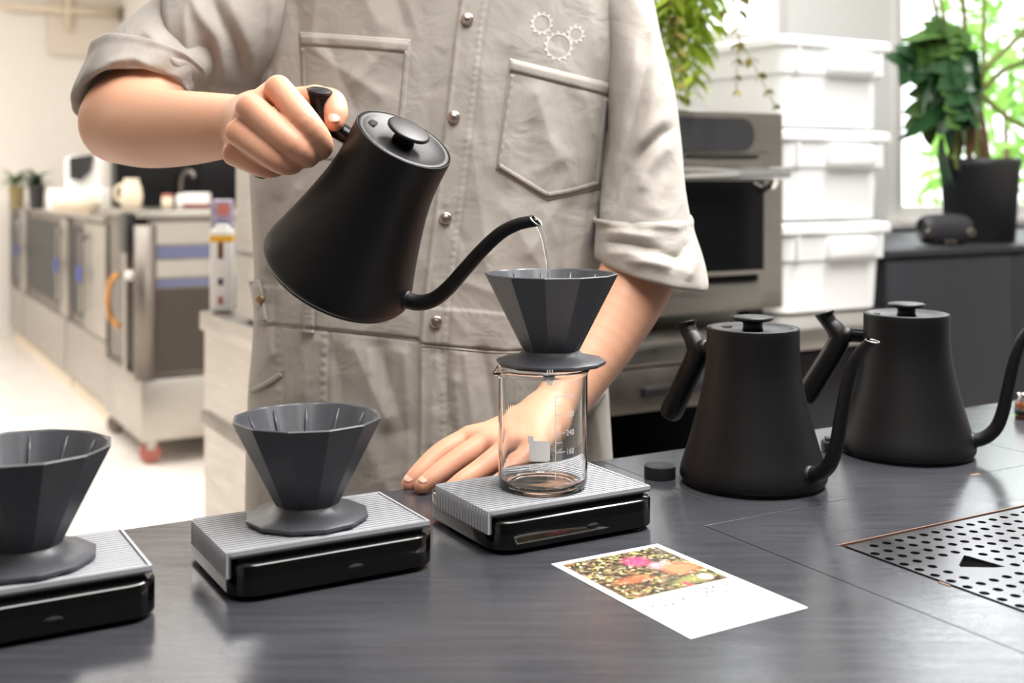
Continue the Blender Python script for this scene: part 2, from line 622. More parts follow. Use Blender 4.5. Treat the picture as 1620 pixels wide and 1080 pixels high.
def local_box(c, s):
    x, y, z = c
    a, b, d = s[0] / 2, s[1] / 2, s[2] / 2
    V = [(x + i * a, y + j * b, z + k * d) for k in (-1, 1) for j in (-1, 1) for i in (-1, 1)]
    F = [(0, 2, 3, 1), (4, 5, 7, 6), (0, 1, 5, 4), (2, 6, 7, 3), (0, 4, 6, 2), (1, 3, 7, 5)]
    return V, F


def bevel_mesh(o, w, seg=2):
    bm_ = bmesh.new()
    bm_.from_mesh(o.data)
    bmesh.ops.bevel(bm_, geom=list(bm_.edges), offset=w, segments=seg, profile=0.5, affect='EDGES', clamp_overlap=True)
    bm_.to_mesh(o.data)
    bm_.free()
    return o


MAT_TOP = 0.0345


def make_scale(center, ang, label):
    M = Matrix.Translation((center[0], center[1], TOP)) @ Matrix.Rotation(ang, 4, 'Z')
    root = empty('coffee_scale', M=M)
    tag(root, label, 'scale', 'coffee scales on the counter')
    e0, e1, n0, n1 = -0.0765, 0.0790, -0.055, 0.073
    lv = []
    for ins, z in ((0.004, 0.0025), (0.0012, 0.0030), (0.0, 0.0042), (0.0, 0.0238), (0.0006, 0.0250), (0.0016, 0.0258), (0.003, 0.0262)):
        lv.append((rrect(e0 + ins, e1 - ins, n0 + ins, n1 - ins, 0.020 - ins, 10), z))
    body = mesh_obj('body', *stack_poly(lv), M_scale, root, local=True)
    body.data.set_sharp_from_angle(angle=math.radians(35))
    for fe in (-0.055, 0.057):
        for fn in (-0.035, 0.053):
            v, f = rot_lathe([(0.006, 0), (0.0065, 0.0005), (0.0065, 0.003)], 20)
            mesh_obj('foot', [(a + fe, b + fn, c) for a, b, c in v], f, M_black, root, local=True)
    # platform under the mat
    mesh_obj('platform', *stack_poly([(rrect(-0.072, 0.072, -0.044, 0.045, 0.004, 4), 0.026), (rrect(-0.072, 0.072, -0.044, 0.045, 0.004, 4), 0.0300)]),
             M_black, root, smooth=False, local=True)
    # charging socket and touch marks
    v, f = stack_poly([([(0.006 * math.cos(a) * (1 if abs(math.cos(a)) < .5 else 1), 0.0022 * math.sin(a)) for a in np.linspace(0, 2 * math.pi, 20, endpoint=False)], 0),
                       ([(0.006 * math.cos(a), 0.0022 * math.sin(a)) for a in np.linspace(0, 2 * math.pi, 20, endpoint=False)], 0.0007)])
    mesh_obj('charging_socket', [(a + 0.012, n0 - c + 0.0003, b + 0.0125) for a, b, c in v], f, M_dark, root, local=True)
    for ex in (-0.050, 0.052):
        ring = [(0.0042, 0), (0.0042, 0.0002), (0.0034, 0.0002), (0.0034, 0)]
        v, f = rot_lathe(ring + [ring[0]], 24, False, False)
        mesh_obj('touch_button', [(a + ex, b + 0.0595, c + 0.0261) for a, b, c in v], f, M_mat, root, local=True)
    # ribbed mat: a sheet that folds over the left side, ribs run along it
    w0, w1, m0, m1 = -0.0778, 0.075, -0.047, 0.047
    sheet = merge(local_box(((w0 + w1) / 2, 0, 0.0306), (w1 - w0, m1 - m0, 0.0016)),
                  local_box((w0 - 0.0001 + 0.0008, 0, 0.0248), (0.0016, m1 - m0, 0.0156)))
    mesh_obj('mat', *sheet, M_matd, root, smooth=False, local=True)
    rim = merge(local_box(((w0 + w1) / 2, m0 + 0.0009, 0.0326), (w1 - w0, 0.0018, 0.0038)),
                local_box(((w0 + w1) / 2, m1 - 0.0009, 0.0326), (w1 - w0, 0.0018, 0.0038)),
                local_box((w1 - 0.0009, 0, 0.0326), (0.0018, m1 - m0 - 0.0036, 0.0038)),
                local_box((w0 - 0.0006, m0 + 0.0009, 0.0256), (0.0026, 0.0018, 0.0178)))
    mesh_obj('mat_rim', *rim, M_mat, root, smooth=False, local=True)
    ribs = []
    nr = 18
    for k in range(nr):
        y = m0 + 0.0046 + (m1 - m0 - 0.0092) * k / (nr - 1)
        ribs.append(local_box(((w0 + w1) / 2 - 0.0014, y, 0.0329), (w1 - w0 - 0.004, 0.0029, 0.0032)))
        ribs.append(local_box((w0 - 0.0006, y, 0.0256), (0.0028, 0.0029, 0.0178)))
    rb = mesh_obj('mat_ribs', *merge(*ribs), M_mat, root, smooth=False, local=True)
    rb['kind'] = 'stuff'
    return root


A30 = math.radians(30)
sc_lab = ['glossy black coffee scale cut off by the left edge of the photo',
          'glossy black coffee scale carrying the middle dripper, nothing in between',
          'glossy black coffee scale under the glass beaker']
SC = [(-0.327, 0.7785), (-0.150, 0.880), (0.027, 0.980)]
for c_, l_ in zip(SC, sc_lab):
    make_scale(c_, A30, l_)


# ------------------------------------------------------------------ faceted drippers
def make_dripper(loc, ang, label):
    root = empty('coffee_dripper', M=Matrix.Translation(loc) @ Matrix.Rotation(ang, 4, 'Z'))
    tag(root, label, 'dripper', 'faceted pour-over drippers')
    n, R, HT = 12, 0.0563, 0.0775
    sub = 6

    def poly(r, amt):
        """amt 1 = twelve flat facets, 0 = round"""
        out = []
        for k in range(n * sub):
            a = 2 * math.pi * k / (n * sub)
            seg = (a % (2 * math.pi / n)) - math.pi / n
            pr = r * math.cos(math.pi / n) / math.cos(seg)
            rr = amt * pr + (1 - amt) * r * 0.985
            out.append((rr * math.cos(a), rr * math.sin(a)))
        return out
    ob = 0.0125
    lv = [(poly(0.0195, 0), 0.010), (poly(0.0262, 0.2), 0.0088), (poly(0.0242, 0.6), 0.0105), (poly(0.0236, 1), 0.0125),
          (poly(0.0250, 1), 0.0150), (poly(R - 0.0004, 1), HT - 0.0016), (poly(R, 1), HT - 0.0006), (poly(R - 0.0006, 1), HT),
          (poly(R - 0.0018, 0.9), HT), (poly(R - 0.0030, 0.3), HT - 0.0010), (poly(0.0230, 0), 0.0165), (poly(0.0095, 0), 0.0135), (poly(0.0095, 0), 0.009)]
    V, F = [], []
    m = n * sub
    for pl, z in lv:
        V += [(x, y, z) for x, y in pl]
    for i in range(len(lv) - 1):
        for k in range(m):
            k2 = (k + 1) % m
            F.append((i * m + k, i * m + k2, (i + 1) * m + k2, (i + 1) * m + k))
    L = len(lv) - 1
    for k in range(m):
        k2 = (k + 1) % m
        F.append((L * m + k, L * m + k2, k2, k))
    cone = mesh_obj('cone', V, F, M_drip, root, local=True)
    cone.data.set_sharp_from_angle(angle=math.radians(14))
    # base plate: shallow faceted dish with a fillet to the cone
    lv = [(poly(0.0400, 1), 0.0), (poly(0.0452, 1), 0.0012), (poly(0.0464, 1), 0.0030), (poly(0.0462, 1), 0.0044), (poly(0.0450, 1), 0.0052),
          (poly(0.0360, 0.8), 0.0068), (poly(0.0300, 0.4), 0.0082), (poly(0.0262, 0.2), 0.0105), (poly(0.0240, 0.5), 0.0130), (poly(0.0180, 0.5), 0.0135),
          (poly(0.0100, 0), 0.0110), (poly(0.0100, 0), 0.0)]
    V, F = [], []
    for pl, z in lv:
        V += [(x, y, z) for x, y in pl]
    for i in range(len(lv)):
        j = (i + 1) % len(lv)
        for k in range(m):
            k2 = (k + 1) % m
            F.append((i * m + k, i * m + k2, j * m + k2, j * m + k))
    bp = mesh_obj('base_plate', V, F, M_drip, root, local=True)
    bp.data.set_sharp_from_angle(angle=math.radians(28))
    # inner ribs
    for k in range(12):
        a = 2 * math.pi * (k + 0.5) / 12
        pts = []
        for i in range(7):
            t = i / 6
            r = 0.0507 + (0.0214 - 0.0507) * t
            z = HT - 0.0035 + (0.0165 - HT + 0.0035) * t
            pts.append((r * math.cos(a), r * math.sin(a), z))
        v, f = tube(pts, [0.0006, 0.0015, 0.0018, 0.0019, 0.0018, 0.0016, 0.0008], 8)
        mesh_obj('rib', v, f, M_drip, root, local=True)
    return root


DR_ANG = math.radians(-6 + 0)
make_dripper((-0.325, 0.780, TOP + MAT_TOP), math.radians(4), 'dark grey faceted dripper cut off by the left edge of the photo')
make_dripper((-0.154, 0.880, TOP + MAT_TOP), math.radians(-96 + 2), 'empty dark grey faceted dripper standing directly on the middle scale')
BK = Vector((0.0258, 0.975, TOP + MAT_TOP))
BH = 0.0995
make_dripper((0.0328, 0.984, TOP + MAT_TOP + BH), math.radians(-97), 'dark grey faceted dripper on top of the glass beaker, receiving the poured water')

# ------------------------------------------------------------------ glass beaker with printed scale
beaker = empty('glass_beaker', BK)
tag(beaker, 'clear 400 ml glass beaker with white printed graduations, standing on a scale', 'beaker')
R0, WT = 0.0372, 0.0012
prof = [(0.0001, 0.0016), (0.024, 0.0014), (0.030, 0.0002), (0.0335, 0.0004), (0.0360, 0.0022), (R0 - 0.0002, 0.0055), (R0, 0.009), (R0, BH - 0.006), (R0 + 0.0004, BH - 0.004),
        (R0 + 0.0019, BH - 0.0018), (R0 + 0.0022, BH - 0.0008), (R0 + 0.0016, BH), (R0 + 0.0004, BH - 0.0002), (R0 - 0.0006, BH - 0.0018), (R0 - WT, BH - 0.005),
        (R0 - WT, 0.010), (R0 - WT - 0.0006, 0.0070), (R0 - WT - 0.003, 0.0044), (0.028, 0.0034), (0.0001, 0.0036)]
NB_ = 96
V, F = rot_lathe(prof, NB_, True, True)
# pouring lip towards the left
for i, (r, z) in enumerate(prof):
    if 7 <= i <= 14:
        for k in range(NB_):
            a = 2 * math.pi * k / NB_
            da = (a - math.radians(205) + math.pi) % (2 * math.pi) - math.pi
            w = math.exp(-(da / 0.20) ** 2) * (0.0065 if 8 <= i <= 13 else 0.002)
            x, y, zz = V[i * NB_ + k]
            q = (r + w) / r
            V[i * NB_ + k] = (x * q, y * q, zz - w * 0.25)
mesh_obj('vessel', V, F, M_glass, beaker, local=True)


def text_mesh(body, size, align='CENTER'):
    cu = bpy.data.curves.new('print', 'FONT')
    cu.body, cu.size, cu.align_x = body, size, align
    cu.resolution_u = 3
    o = bpy.data.objects.new('print', cu)
    COL.objects.link(o)
    bpy.context.view_layer.update()
    me = bpy.data.meshes.new_from_object(o.evaluated_get(bpy.context.evaluated_depsgraph_get()))
    V = [tuple(v.co) for v in me.vertices]
    F = [tuple(p.vertices) for p in me.polygons]
    bpy.data.objects.remove(o)
    return V, F


def densify(vf, step):
    """cut long faces so that a flat print can be wrapped on a cylinder"""
    bm_ = bmesh.new()
    vv = [bm_.verts.new((v[0], v[1], 0)) for v in vf[0]]
    for f in vf[1]:
        try:
            bm_.faces.new([vv[i] for i in f])
        except ValueError:
            pass
    xs = [v.co.x for v in bm_.verts]
    x = math.floor(min(xs) / step) * step
    while x < max(xs):
        bmesh.ops.bisect_plane(bm_, geom=list(bm_.verts) + list(bm_.edges) + list(bm_.faces), plane_co=(x, 0, 0), plane_no=(1, 0, 0))
        x += step
    bm_.verts.index_update()
    V = [tuple(v.co) for v in bm_.verts]
    F = [tuple(v.index for v in f.verts) for f in bm_.faces]
    bm_.free()
    return V, F


def rect2(x0, y0, x1, y1):
    return [(x0, y0, 0), (x1, y0, 0), (x1, y1, 0), (x0, y1, 0)], [(0, 1, 2, 3)]


def wrap(vf, a_off, z_off, rr=R0 + 0.0003):
    """x -> arc length around the cylinder measured from the side facing the viewer, y -> height"""
    V = []
    for x, y, _ in vf[0]:
        a = -math.pi / 2 + a_off + x / rr
        V.append((rr * math.cos(a), rr * math.sin(a), y + z_off))
    return V, vf[1]


def bx2z(py):
    d = 0.940
    return CAMZ - (py - HY) / FPX * d - BK.z


prints = []
aL = math.radians(38)                       # the graduation column
for i, py in enumerate((627, 641.5, 656, 670, 685, 700, 715, 730)):
    L = 0.0085 if i % 2 == 0 else 0.0060
    prints.append(wrap(densify(rect2(0, -0.0003, L, 0.0003), 0.002), math.radians(14), bx2z(py)))
prints.append(wrap(rect2(-0.0003, bx2z(757), 0.0003, bx2z(626)), math.radians(14), 0))
for s, py in (('400', 627), ('320', 656), ('240', 685), ('160', 715)):
    V_, F_ = text_mesh(s, 0.0066, 'LEFT')
    V_ = [(x * 0.8, y - 0.0023, z) for x, y, z in V_]
    prints.append(wrap(densify((V_, F_), 0.0015), math.radians(14) + 0.0095 / R0, bx2z(py)))
V_, F_ = text_mesh('400ml', 0.0095, 'CENTER')
prints.append(wrap(densify(([(x * 0.82, y, z) for x, y, z in V_], F_), 0.0015), math.radians(-4), bx2z(746)))
# white field with a notch, and the small triangle below the rim
rr_ = rrect(-0.0082, 0.0085, 0.0, 0.0165, 0.002, 3)
prints.append(wrap(densify(([(a, b, 0) for a, b in rr_], [tuple(range(len(rr_)))]), 0.002), math.radians(-6), bx2z(729)))
prints.append(wrap(densify(rect2(-0.0095, 0.0, -0.0048, 0.006), 0.002), math.radians(-6), bx2z(701)))
tri_ = [(-0.0055, 0.010, 0), (0.0, 0.0, 0), (0.003, 0.0, 0), (0.0062, 0.010, 0)]
prints.append(wrap(densify((tri_, [(0, 1, 2, 3)]), 0.002), math.radians(5), bx2z(609)))
for x in (-0.002, 0.0, 0.002):
    prints.append(wrap(rect2(x - 0.0004, 0, x + 0.0004, 0.004), math.radians(7), bx2z(592)))
pr = mesh_obj('printed_scale', *merge(*prints), M_print, beaker, smooth=False, local=True)
pr['label'] = 'white printed graduation marks, 400ml lettering and blank field'


# ------------------------------------------------------------------ gooseneck kettles
def make_kettle(M, label):
    root = empty('gooseneck_kettle', M=M)
    tag(root, label, 'kettle', 'matte black gooseneck kettles')
    KH = 0.147
    prof = [(0.0001, 0.0), (0.062, 0.0), (0.0655, 0.0006), (0.0685, 0.0024), (0.0700, 0.0055), (0.0703, 0.009), (0.0680, 0.0165), (0.0632, 0.0310), (0.0583, 0.0480), (0.0535, 0.0660), (0.0494, 0.0830),
            (0.0466, 0.0970), (0.0449, 0.1090), (0.0442, 0.1200), (0.0440, 0.1330), (0.0440, KH - 0.0010), (0.0437, KH - 0.0002), (0.0432, KH), (0.0425, KH - 0.0006), (0.0424, KH - 0.006)]
    tabz = [p_[1] for p_ in prof[5:16]]
    tabr = [p_[0] for p_ in prof[5:16]]
    fine = prof[:5]
    for z in np.linspace(0.009, KH - 0.001, 36):
        # smooth interpolation of the flank
        zz = np.linspace(z - 0.008, z + 0.008, 9)
        fine.append((float(np.mean(np.interp(zz, tabz, tabr))), float(z)))
    fine += prof[16:]
    mesh_obj('body', *rot_lathe(fine, 72, False, True), M_kettle, root, local=True)
    mesh_obj('base_ring', *rot_lathe([(0.0640, -0.0012), (0.0664, -0.0008), (0.0668, 0.0012), (0.050, 0.0014), (0.05, -0.0012)], 64, False, False), M_kgrip, root, local=True)
    # lid: flat rim, shallow dish, knob on a short neck
    lid = mesh_obj('lid', *rot_lathe([(0.0422, KH - 0.006), (0.0423, KH - 0.0012), (0.0420, KH - 0.0004), (0.0412, KH), (0.0385, KH), (0.0375, KH - 0.0004),
                                      (0.0340, KH - 0.0016), (0.0250, KH - 0.0030), (0.0125, KH - 0.0034), (0.0001, KH - 0.0034)], 72, True, True), M_klid, root, local=True)
    kx = 0.0
    kn = mesh_obj('knob', *rot_lathe([(0.0100, KH - 0.0036), (0.0092, KH + 0.001), (0.0092, KH + 0.0035), (0.0105, KH + 0.0052), (0.0165, KH + 0.0064), (0.0190, KH + 0.0074), (0.0194, KH + 0.0088),
                                      (0.0188, KH + 0.0100), (0.0172, KH + 0.0105), (0.0001, KH + 0.0103)], 56, True, True), M_klid, lid, local=True)
    sv, sf = stack_poly([(rrect(-0.0064, 0.0064, -0.0034, 0.0034, 0.0024, 5), 0), (rrect(-0.0064, 0.0064, -0.0034, 0.0034, 0.0024, 5), 0.0008)])
    Ms = Matrix.Translation((-0.0300, -0.0030, KH - 0.0024)) @ Matrix.Rotation(math.radians(97), 4, 'Z')
    mesh_obj('vent_slot', [Ms @ Vector(v) for v in sv], sf, M_dark, lid, local=True)
    # spout: gooseneck in the x-z plane
    pts = [(0.058, 0, 0.0170), (0.070, 0, 0.0185), (0.0800, 0, 0.0235), (0.0890, 0, 0.0340), (0.0950, 0, 0.0510), (0.0995, 0, 0.0740), (0.1050, 0, 0.1010), (0.1115, 0, 0.1220), (0.1195, 0, 0.1355), (0.1265, 0, 0.1430), (0.1310, 0, 0.1470)]
    path = catmull(pts, 8)
    rad = np.interp(np.linspace(0, 1, len(path)), [0, 0.15, 0.5, 0.85, 1], [0.0078, 0.0072, 0.0062, 0.0052, 0.0048])
    sp = mesh_obj('spout', *tube(path, list(rad), 18, False), M_kettle, root, local=True)
    # open slanted mouth
    tipd = (Vector(path[-1]) - Vector(path[-3])).normalized()
    o0 = len(sp.data.vertices) - 18
    for k in range(18):
        v = sp.data.vertices[o0 + k]
        off = v.co - Vector(path[-1])
        v.co += tipd * (-(off.z) * 1.1 + 0.001)
    md_ = sp.modifiers.new('wall', 'SOLIDIFY')
    md_.thickness, md_.offset = 0.0009, -1
    ring = mesh_obj('mouth_rim', *tube([sp.data.vertices[o0 + k].co.copy() for k in list(range(18)) + [0]], 0.0006, 8, False), M_chrome, sp, local=True)
    mesh_obj('spout_boss', *xf(rot_lathe([(0.0100, -0.006), (0.0098, 0.0015), (0.0085, 0.0035), (0.0074, 0.0045)], 24, True, True),
                               Matrix.Translation((0.0655, 0, 0.0163)) @ Matrix.Rotation(math.pi / 2, 4, 'Y')), M_kettle, sp, local=True)
    # handle: stub and grip meeting at a bend, neck with a gloss collar to the body
    hp = catmull([(-0.0858, 0, 0.1428), (-0.0842, 0, 0.1385), (-0.0795, 0, 0.1315), (-0.0735, 0, 0.1245), (-0.0700, 0, 0.1165), (-0.0735, 0, 0.1060), (-0.0825, 0, 0.0900), (-0.0930, 0, 0.0720), (-0.1030, 0, 0.0550), (-0.1090, 0, 0.0450)], 6)
    hr = np.interp(np.linspace(0, 1, len(hp)), [0, 0.05, 0.13, 0.22, 0.36, 0.48, 0.9, 0.97, 1], [0.0112, 0.0104, 0.0088, 0.0084, 0.0106, 0.0114, 0.0120, 0.0114, 0.0090])
    hd = mesh_obj('handle', *tube(hp, list(hr), 22, True), M_kgrip, root, local=True)
    hd.data.set_sharp_from_angle(angle=math.radians(50))
    capd = (Vector(hp[0]) - Vector(hp[1])).normalized()
    qm = Matrix.Translation(Vector(hp[0])) @ capd.to_track_quat('Z', 'Y').to_matrix().to_4x4()
    mesh_obj('handle_cap', *xf(rot_lathe([(0.0104, -0.001), (0.0104, 0.0004), (0.0098, 0.0008), (0.0001, 0.0008)], 28), qm), M_klid, hd, local=True)
    rg = rot_lathe([(0.0036, 0), (0.0036, 0.0010), (0.0029, 0.0010), (0.0029, 0)], 20, False, False)
    mesh_obj('cap_mark', *xf(rg, qm), M_kgrip, hd, local=True)
    mesh_obj('handle_neck', *tube([(-0.070, 0, 0.1195), (-0.0610, 0, 0.1200), (-0.0560, 0, 0.1205)], [0.0100, 0.0086, 0.0080], 20), M_kgrip, root, local=True)
    col = mesh_obj('collar', *tube([(-0.0565, 0, 0.1205), (-0.0560, 0, 0.1205), (-0.0445, 0, 0.1205), (-0.042, 0, 0.1205)], [0.0074, 0.0082, 0.0082, 0.0082], 24), M_kring, root, local=True)
    col.data.set_sharp_from_angle(angle=math.radians(40))
    return root


def spin(dx, dy):
    return Matrix.Rotation(math.atan2(dy, dx), 4, 'Z')


k1 = P(1191, 500, 1.125)
make_kettle(Matrix.Translation((k1.x, k1.y, TOP + 0.0012)) @ spin(0.63, -0.77), 'matte black gooseneck kettle on the counter, the nearer of the two standing')
k2 = P(1434, 500, 1.245)
make_kettle(Matrix.Translation((k2.x, k2.y, TOP + 0.0012)) @ spin(0.90, -0.43), 'matte black gooseneck kettle behind the other, its spout cut by the right edge')
# the kettle in the hand, tipped to pour
aK = Vector((0.452, -0.37, 0.811)).normalized()
u0 = Vector((0.811, 0, -0.452))
u0 = (u0 - aK * u0.dot(aK)).normalized()
v0 = aK.cross(u0)
PHI = math.radians(-8)
uK = u0 * math.cos(PHI) + v0 * math.sin(PHI)
vK = aK.cross(uK)
BKT = P(531, 434, 1.045)
MK = Matrix(((uK.x, vK.x, aK.x, BKT.x), (uK.y, vK.y, aK.y, BKT.y), (uK.z, vK.z, aK.z, BKT.z), (0, 0, 0, 1)))
make_kettle(MK, 'matte black gooseneck kettle held tilted in the hand, pouring water')


def topx(p):
    return (CX + FPX * p.x / p.y, HY + FPX * (CAMZ - p.z) / p.y, p.y)


for nm_, q in (('tip', (0.131, 0, 0.147)), ('cap', (-0.0865, 0, 0.1415)), ('bend', (-0.070, 0, 0.118)), ('gripend', (-0.109, 0, 0.045)), ('lid', (0, 0, 0.147))):
    print('KETTLE', nm_, [round(x, 3) for x in topx(MK @ Vector(q))])

# ------------------------------------------------------------------ the stream of water
tip = MK @ Vector((0.1320, 0, 0.1470))
dst = Vector((0.0340, 0.984, TOP + MAT_TOP + BH + 0.022))
st = [tip - Vector((0.004, 0, -0.0005))]
for t in np.linspace(0, 1, 14):
    h = t
    x = tip.x + (dst.x - tip.x) * (1 - (1 - h) ** 1.7)
    y = tip.y + (dst.y - tip.y) * (1 - (1 - h) ** 1.7)
    z = tip.z + (dst.z - tip.z) * (0.25 * h + 0.75 * h * h)
    st.append(Vector((x, y, z)))
sr = [0.0028, 0.0027, 0.0024, 0.0021] + [0.0019] * 4 + [0.0017] * 4 + [0.0016] * 3
ws = mesh_obj('water_stream', *tube(st, sr, 12), M_water)
tag(ws, 'thin stream of water falling from the held kettle into the dripper', 'water')

# ------------------------------------------------------------------ small black puck, postcard, small things at the back
pk = T(1044, 755)
v, f = rot_lathe([(0.0140, 0), (0.0152, 0.0006), (0.0153, 0.0105), (0.0149, 0.0118), (0.0140, 0.0122), (0.0001, 0.0120)], 40)
puck = mesh_obj('round_cap', v, f, M_black, None, M=Matrix.Translation((pk.x, pk.y, TOP)))
puck.data.set_sharp_from_angle(angle=math.radians(40))
tag(puck, 'small round black cap lying left of the nearer standing kettle', 'cap')
pk = T(1313, 714)
bm = bmesh.new()
box_bm(bm, (0, 0, 0.006), (0.016, 0.016, 0.012), None, 0.002)
box_bm(bm, (0, 0, 0.0135), (0.010, 0.010, 0.004), None, 0.001)
nub = bm_obj('black_clip', bm, M_black, None, M=Matrix.Translation((pk.x, pk.y, TOP)))
tag(nub, 'tiny black clip on the counter between the two standing kettles', 'clip')

# postcard
cpx = [(872, 893), (1040, 861), (1278, 962), (1093, 1011)]
cq = [T(*q) for q in cpx]
TC = 0.0006
V = [Vector((q.x, q.y, TOP + 0.0002)) for q in cq] + [Vector((q.x, q.y, TOP + TC)) for q in cq]
F = [(0, 1, 2, 3), (7, 6, 5, 4), (0, 4, 5, 1), (1, 5, 6, 2), (2, 6, 7, 3), (3, 7, 4, 0)]
card = empty('postcard', (cq[0].x, cq[0].y, TOP))
tag(card, 'white postcard with a colour photo of coffee cherries, lying on the counter', 'card')
cb = mesh_obj('sheet', V, F, M_paper, card, smooth=False)
bm = bmesh.new(); bm.from_mesh(cb.data); bmesh.ops.recalc_face_normals(bm, faces=bm.faces); bm.to_mesh(cb.data); bm.free()


def cuv(s, t, z):
    """s along the short side (0 left .. 1), t along the long side (0 far .. 1 near)"""
    a = cq[0].lerp(cq[1], s)
    b = cq[3].lerp(cq[2], s)
    p_ = a.lerp(b, t)
    return Vector((p_.x, p_.y, TOP + z))


def picture_material():
    m = bpy.data.materials.new('card_picture')
    m.use_nodes = True
    nt = m.node_tree
    b = nt.nodes['Principled BSDF']
    b.inputs['Roughness'].default_value = 0.3
    uv = nt.nodes.new('ShaderNodeUVMap')
    mp = nt.nodes.new('ShaderNodeMapping')
    nt.links.new(uv.outputs[0], mp.inputs['Vector'])
    vo = nt.nodes.new('ShaderNodeTexVoronoi')
    vo.inputs['Scale'].default_value = 34
    nt.links.new(mp.outputs[0], vo.inputs['Vector'])
    sep = nt.nodes.new('ShaderNodeSeparateColor')
    nt.links.new(vo.outputs['Color'], sep.inputs[0])
    cr = nt.nodes.new('ShaderNodeValToRGB')
    cr.color_ramp.interpolation = 'CONSTANT'
    els = cr.color_ramp.elements
    cols = [(0.0, (42, 38, 28)), (0.30, (104, 96, 58)), (0.44, (158, 148, 90)), (0.60, (196, 188, 140)), (0.74, (66, 52, 42)), (0.86, (168, 112, 82)), (0.94, (214, 208, 190))]
    els[0].position, els[0].color = 0.0, (*srgb(*cols[0][1]), 1)
    els[1].position, els[1].color = cols[1][0], (*srgb(*cols[1][1]), 1)
    for pos, c in cols[2:]:
        e = els.new(pos)
        e.color = (*srgb(*c), 1)
    nt.links.new(sep.outputs[0], cr.inputs[0])
    # darker clumps
    nz = nt.nodes.new('ShaderNodeTexNoise')
    nz.inputs['Scale'].default_value = 5.5
    nt.links.new(mp.outputs[0], nz.inputs['Vector'])
    r2 = nt.nodes.new('ShaderNodeValToRGB')
    r2.color_ramp.elements[0].position, r2.color_ramp.elements[1].position = 0.40, 0.60
    nt.links.new(nz.outputs['Fac'], r2.inputs[0])
    mx = nt.nodes.new('ShaderNodeMix')
    mx.data_type = 'RGBA'
    mx.inputs['B'].default_value = (*srgb(64, 48, 40), 1)
    nt.links.new(cr.outputs[0], mx.inputs['A'])
    inv = nt.nodes.new('ShaderNodeMath')
    inv.operation = 'MULTIPLY'
    inv.inputs[1].default_value = 0.75
    nt.links.new(r2.outputs[0], inv.inputs[0])
    nt.links.new(inv.outputs[0], mx.inputs['Factor'])
    prev = mx.outputs['Result']
    # pink, white-pink, orange and leaf-green blobs of the printed photograph
    for (cx_, cy_, rx, ry, col, hard) in ((0.60, 0.25, 0.15, 0.16, (206, 74, 132), .92), (0.70, 0.44, 0.12, 0.11, (218, 160, 188), .92),
                                          (0.80, 0.58, 0.19, 0.17, (226, 126, 92), .6), (0.74, 0.86, 0.30, 0.10, (150, 152, 92), .95), (0.86, 0.87, 0.07, 0.08, (214, 206, 220), .4), (0.62, 0.93, .03, .08, (200, 70, 90), .5), (0.30, 0.62, 0.20, 0.10, (196, 104, 76), .95)):
        ds = nt.nodes.new('ShaderNodeMapping')
        ds.inputs['Location'].default_value = (-cx_ / rx, -cy_ / ry, 0)
        ds.inputs['Scale'].default_value = (1 / rx, 1 / ry, 1)
        nt.links.new(uv.outputs[0], ds.inputs['Vector'])
        ln = nt.nodes.new('ShaderNodeVectorMath')
        ln.operation = 'LENGTH'
        nt.links.new(ds.outputs[0], ln.inputs[0])
        ad = nt.nodes.new('ShaderNodeMath')
        ad.operation = 'MULTIPLY_ADD'
        ad.inputs[1].default_value = 0.9
        nt.links.new(nz.outputs['Fac'], ad.inputs[0])
        nt.links.new(ln.outputs['Value'], ad.inputs[2])
        rp = nt.nodes.new('ShaderNodeMapRange')
        rp.inputs['From Min'].default_value = 0.85 + .3 * (1 - hard)
        rp.inputs['From Max'].default_value = 1.5
        rp.inputs['To Min'].default_value = 1.0 if hard < .9 else .72
        rp.inputs['To Max'].default_value = 0.0
        nt.links.new(ad.outputs[0], rp.inputs['Value'])
        m2 = nt.nodes.new('ShaderNodeMix')
        m2.data_type = 'RGBA'
        m2.inputs['B'].default_value = (*srgb(*col), 1)
        nt.links.new(prev, m2.inputs['A'])
        nt.links.new(rp.outputs['Result'], m2.inputs['Factor'])
        prev = m2.outputs['Result']
    nt.links.new(prev, b.inputs['Base Color'])
    return m


s0_, s1_, t0_, t1_ = 0.055, 0.945, 0.035, 0.555
pic = mesh_obj('picture', [cuv(s0_, t0_, TC + 0.0001), cuv(s1_, t0_, TC + 0.0001), cuv(s1_, t1_, TC + 0.0001), cuv(s0_, t1_, TC + 0.0001)], [(3, 2, 1, 0)], picture_material(), card, smooth=False)
ul = pic.data.uv_layers.new(name='UVMap')
for lp in pic.data.loops:
    ul.data[lp.index].uv = [(0, 0), (1, 0), (1, 1), (0, 1)][lp.vertex_index]
# line of faint lettering below the picture
V_, F_ = text_mesh('AUD  ALL SPEC INI', 1.0, 'LEFT')
wmax = max(x for x, y, z in V_)
V_ = [cuv(0.10 + 0.80 * x / wmax, 0.690 - 0.130 * y, TC + 0.0001) for x, y, z in V_]
mesh_obj('lettering', V_, F_, mat('grey_ink', srgb(52, 52, 54), 0.6), card, smooth=False)

# small bottle with a sprig at the right edge of the counter
pb = P(1623, 690, 1.42)
pb.z = TOP
bt = empty('small_bottle', pb)
tag(bt, 'small brown bottle with a black band at the right edge of the photo', 'bottle')
mesh_obj('glass_body', *rot_lathe([(0.0110, 0), (0.0125, 0.001), (0.0125, 0.018), (0.010, 0.022)], 28), M_brown, bt, local=True)
mesh_obj('band', *rot_lathe([(0.0127, 0.006), (0.0129, 0.006), (0.0129, 0.013), (0.0127, 0.013)], 28, False, False), M_black, bt, local=True)
mesh_obj('cap', *rot_lathe([(0.0100, 0.0215), (0.0105, 0.022), (0.0105, 0.030), (0.0098, 0.031)], 28), M_chrome, bt, local=True)
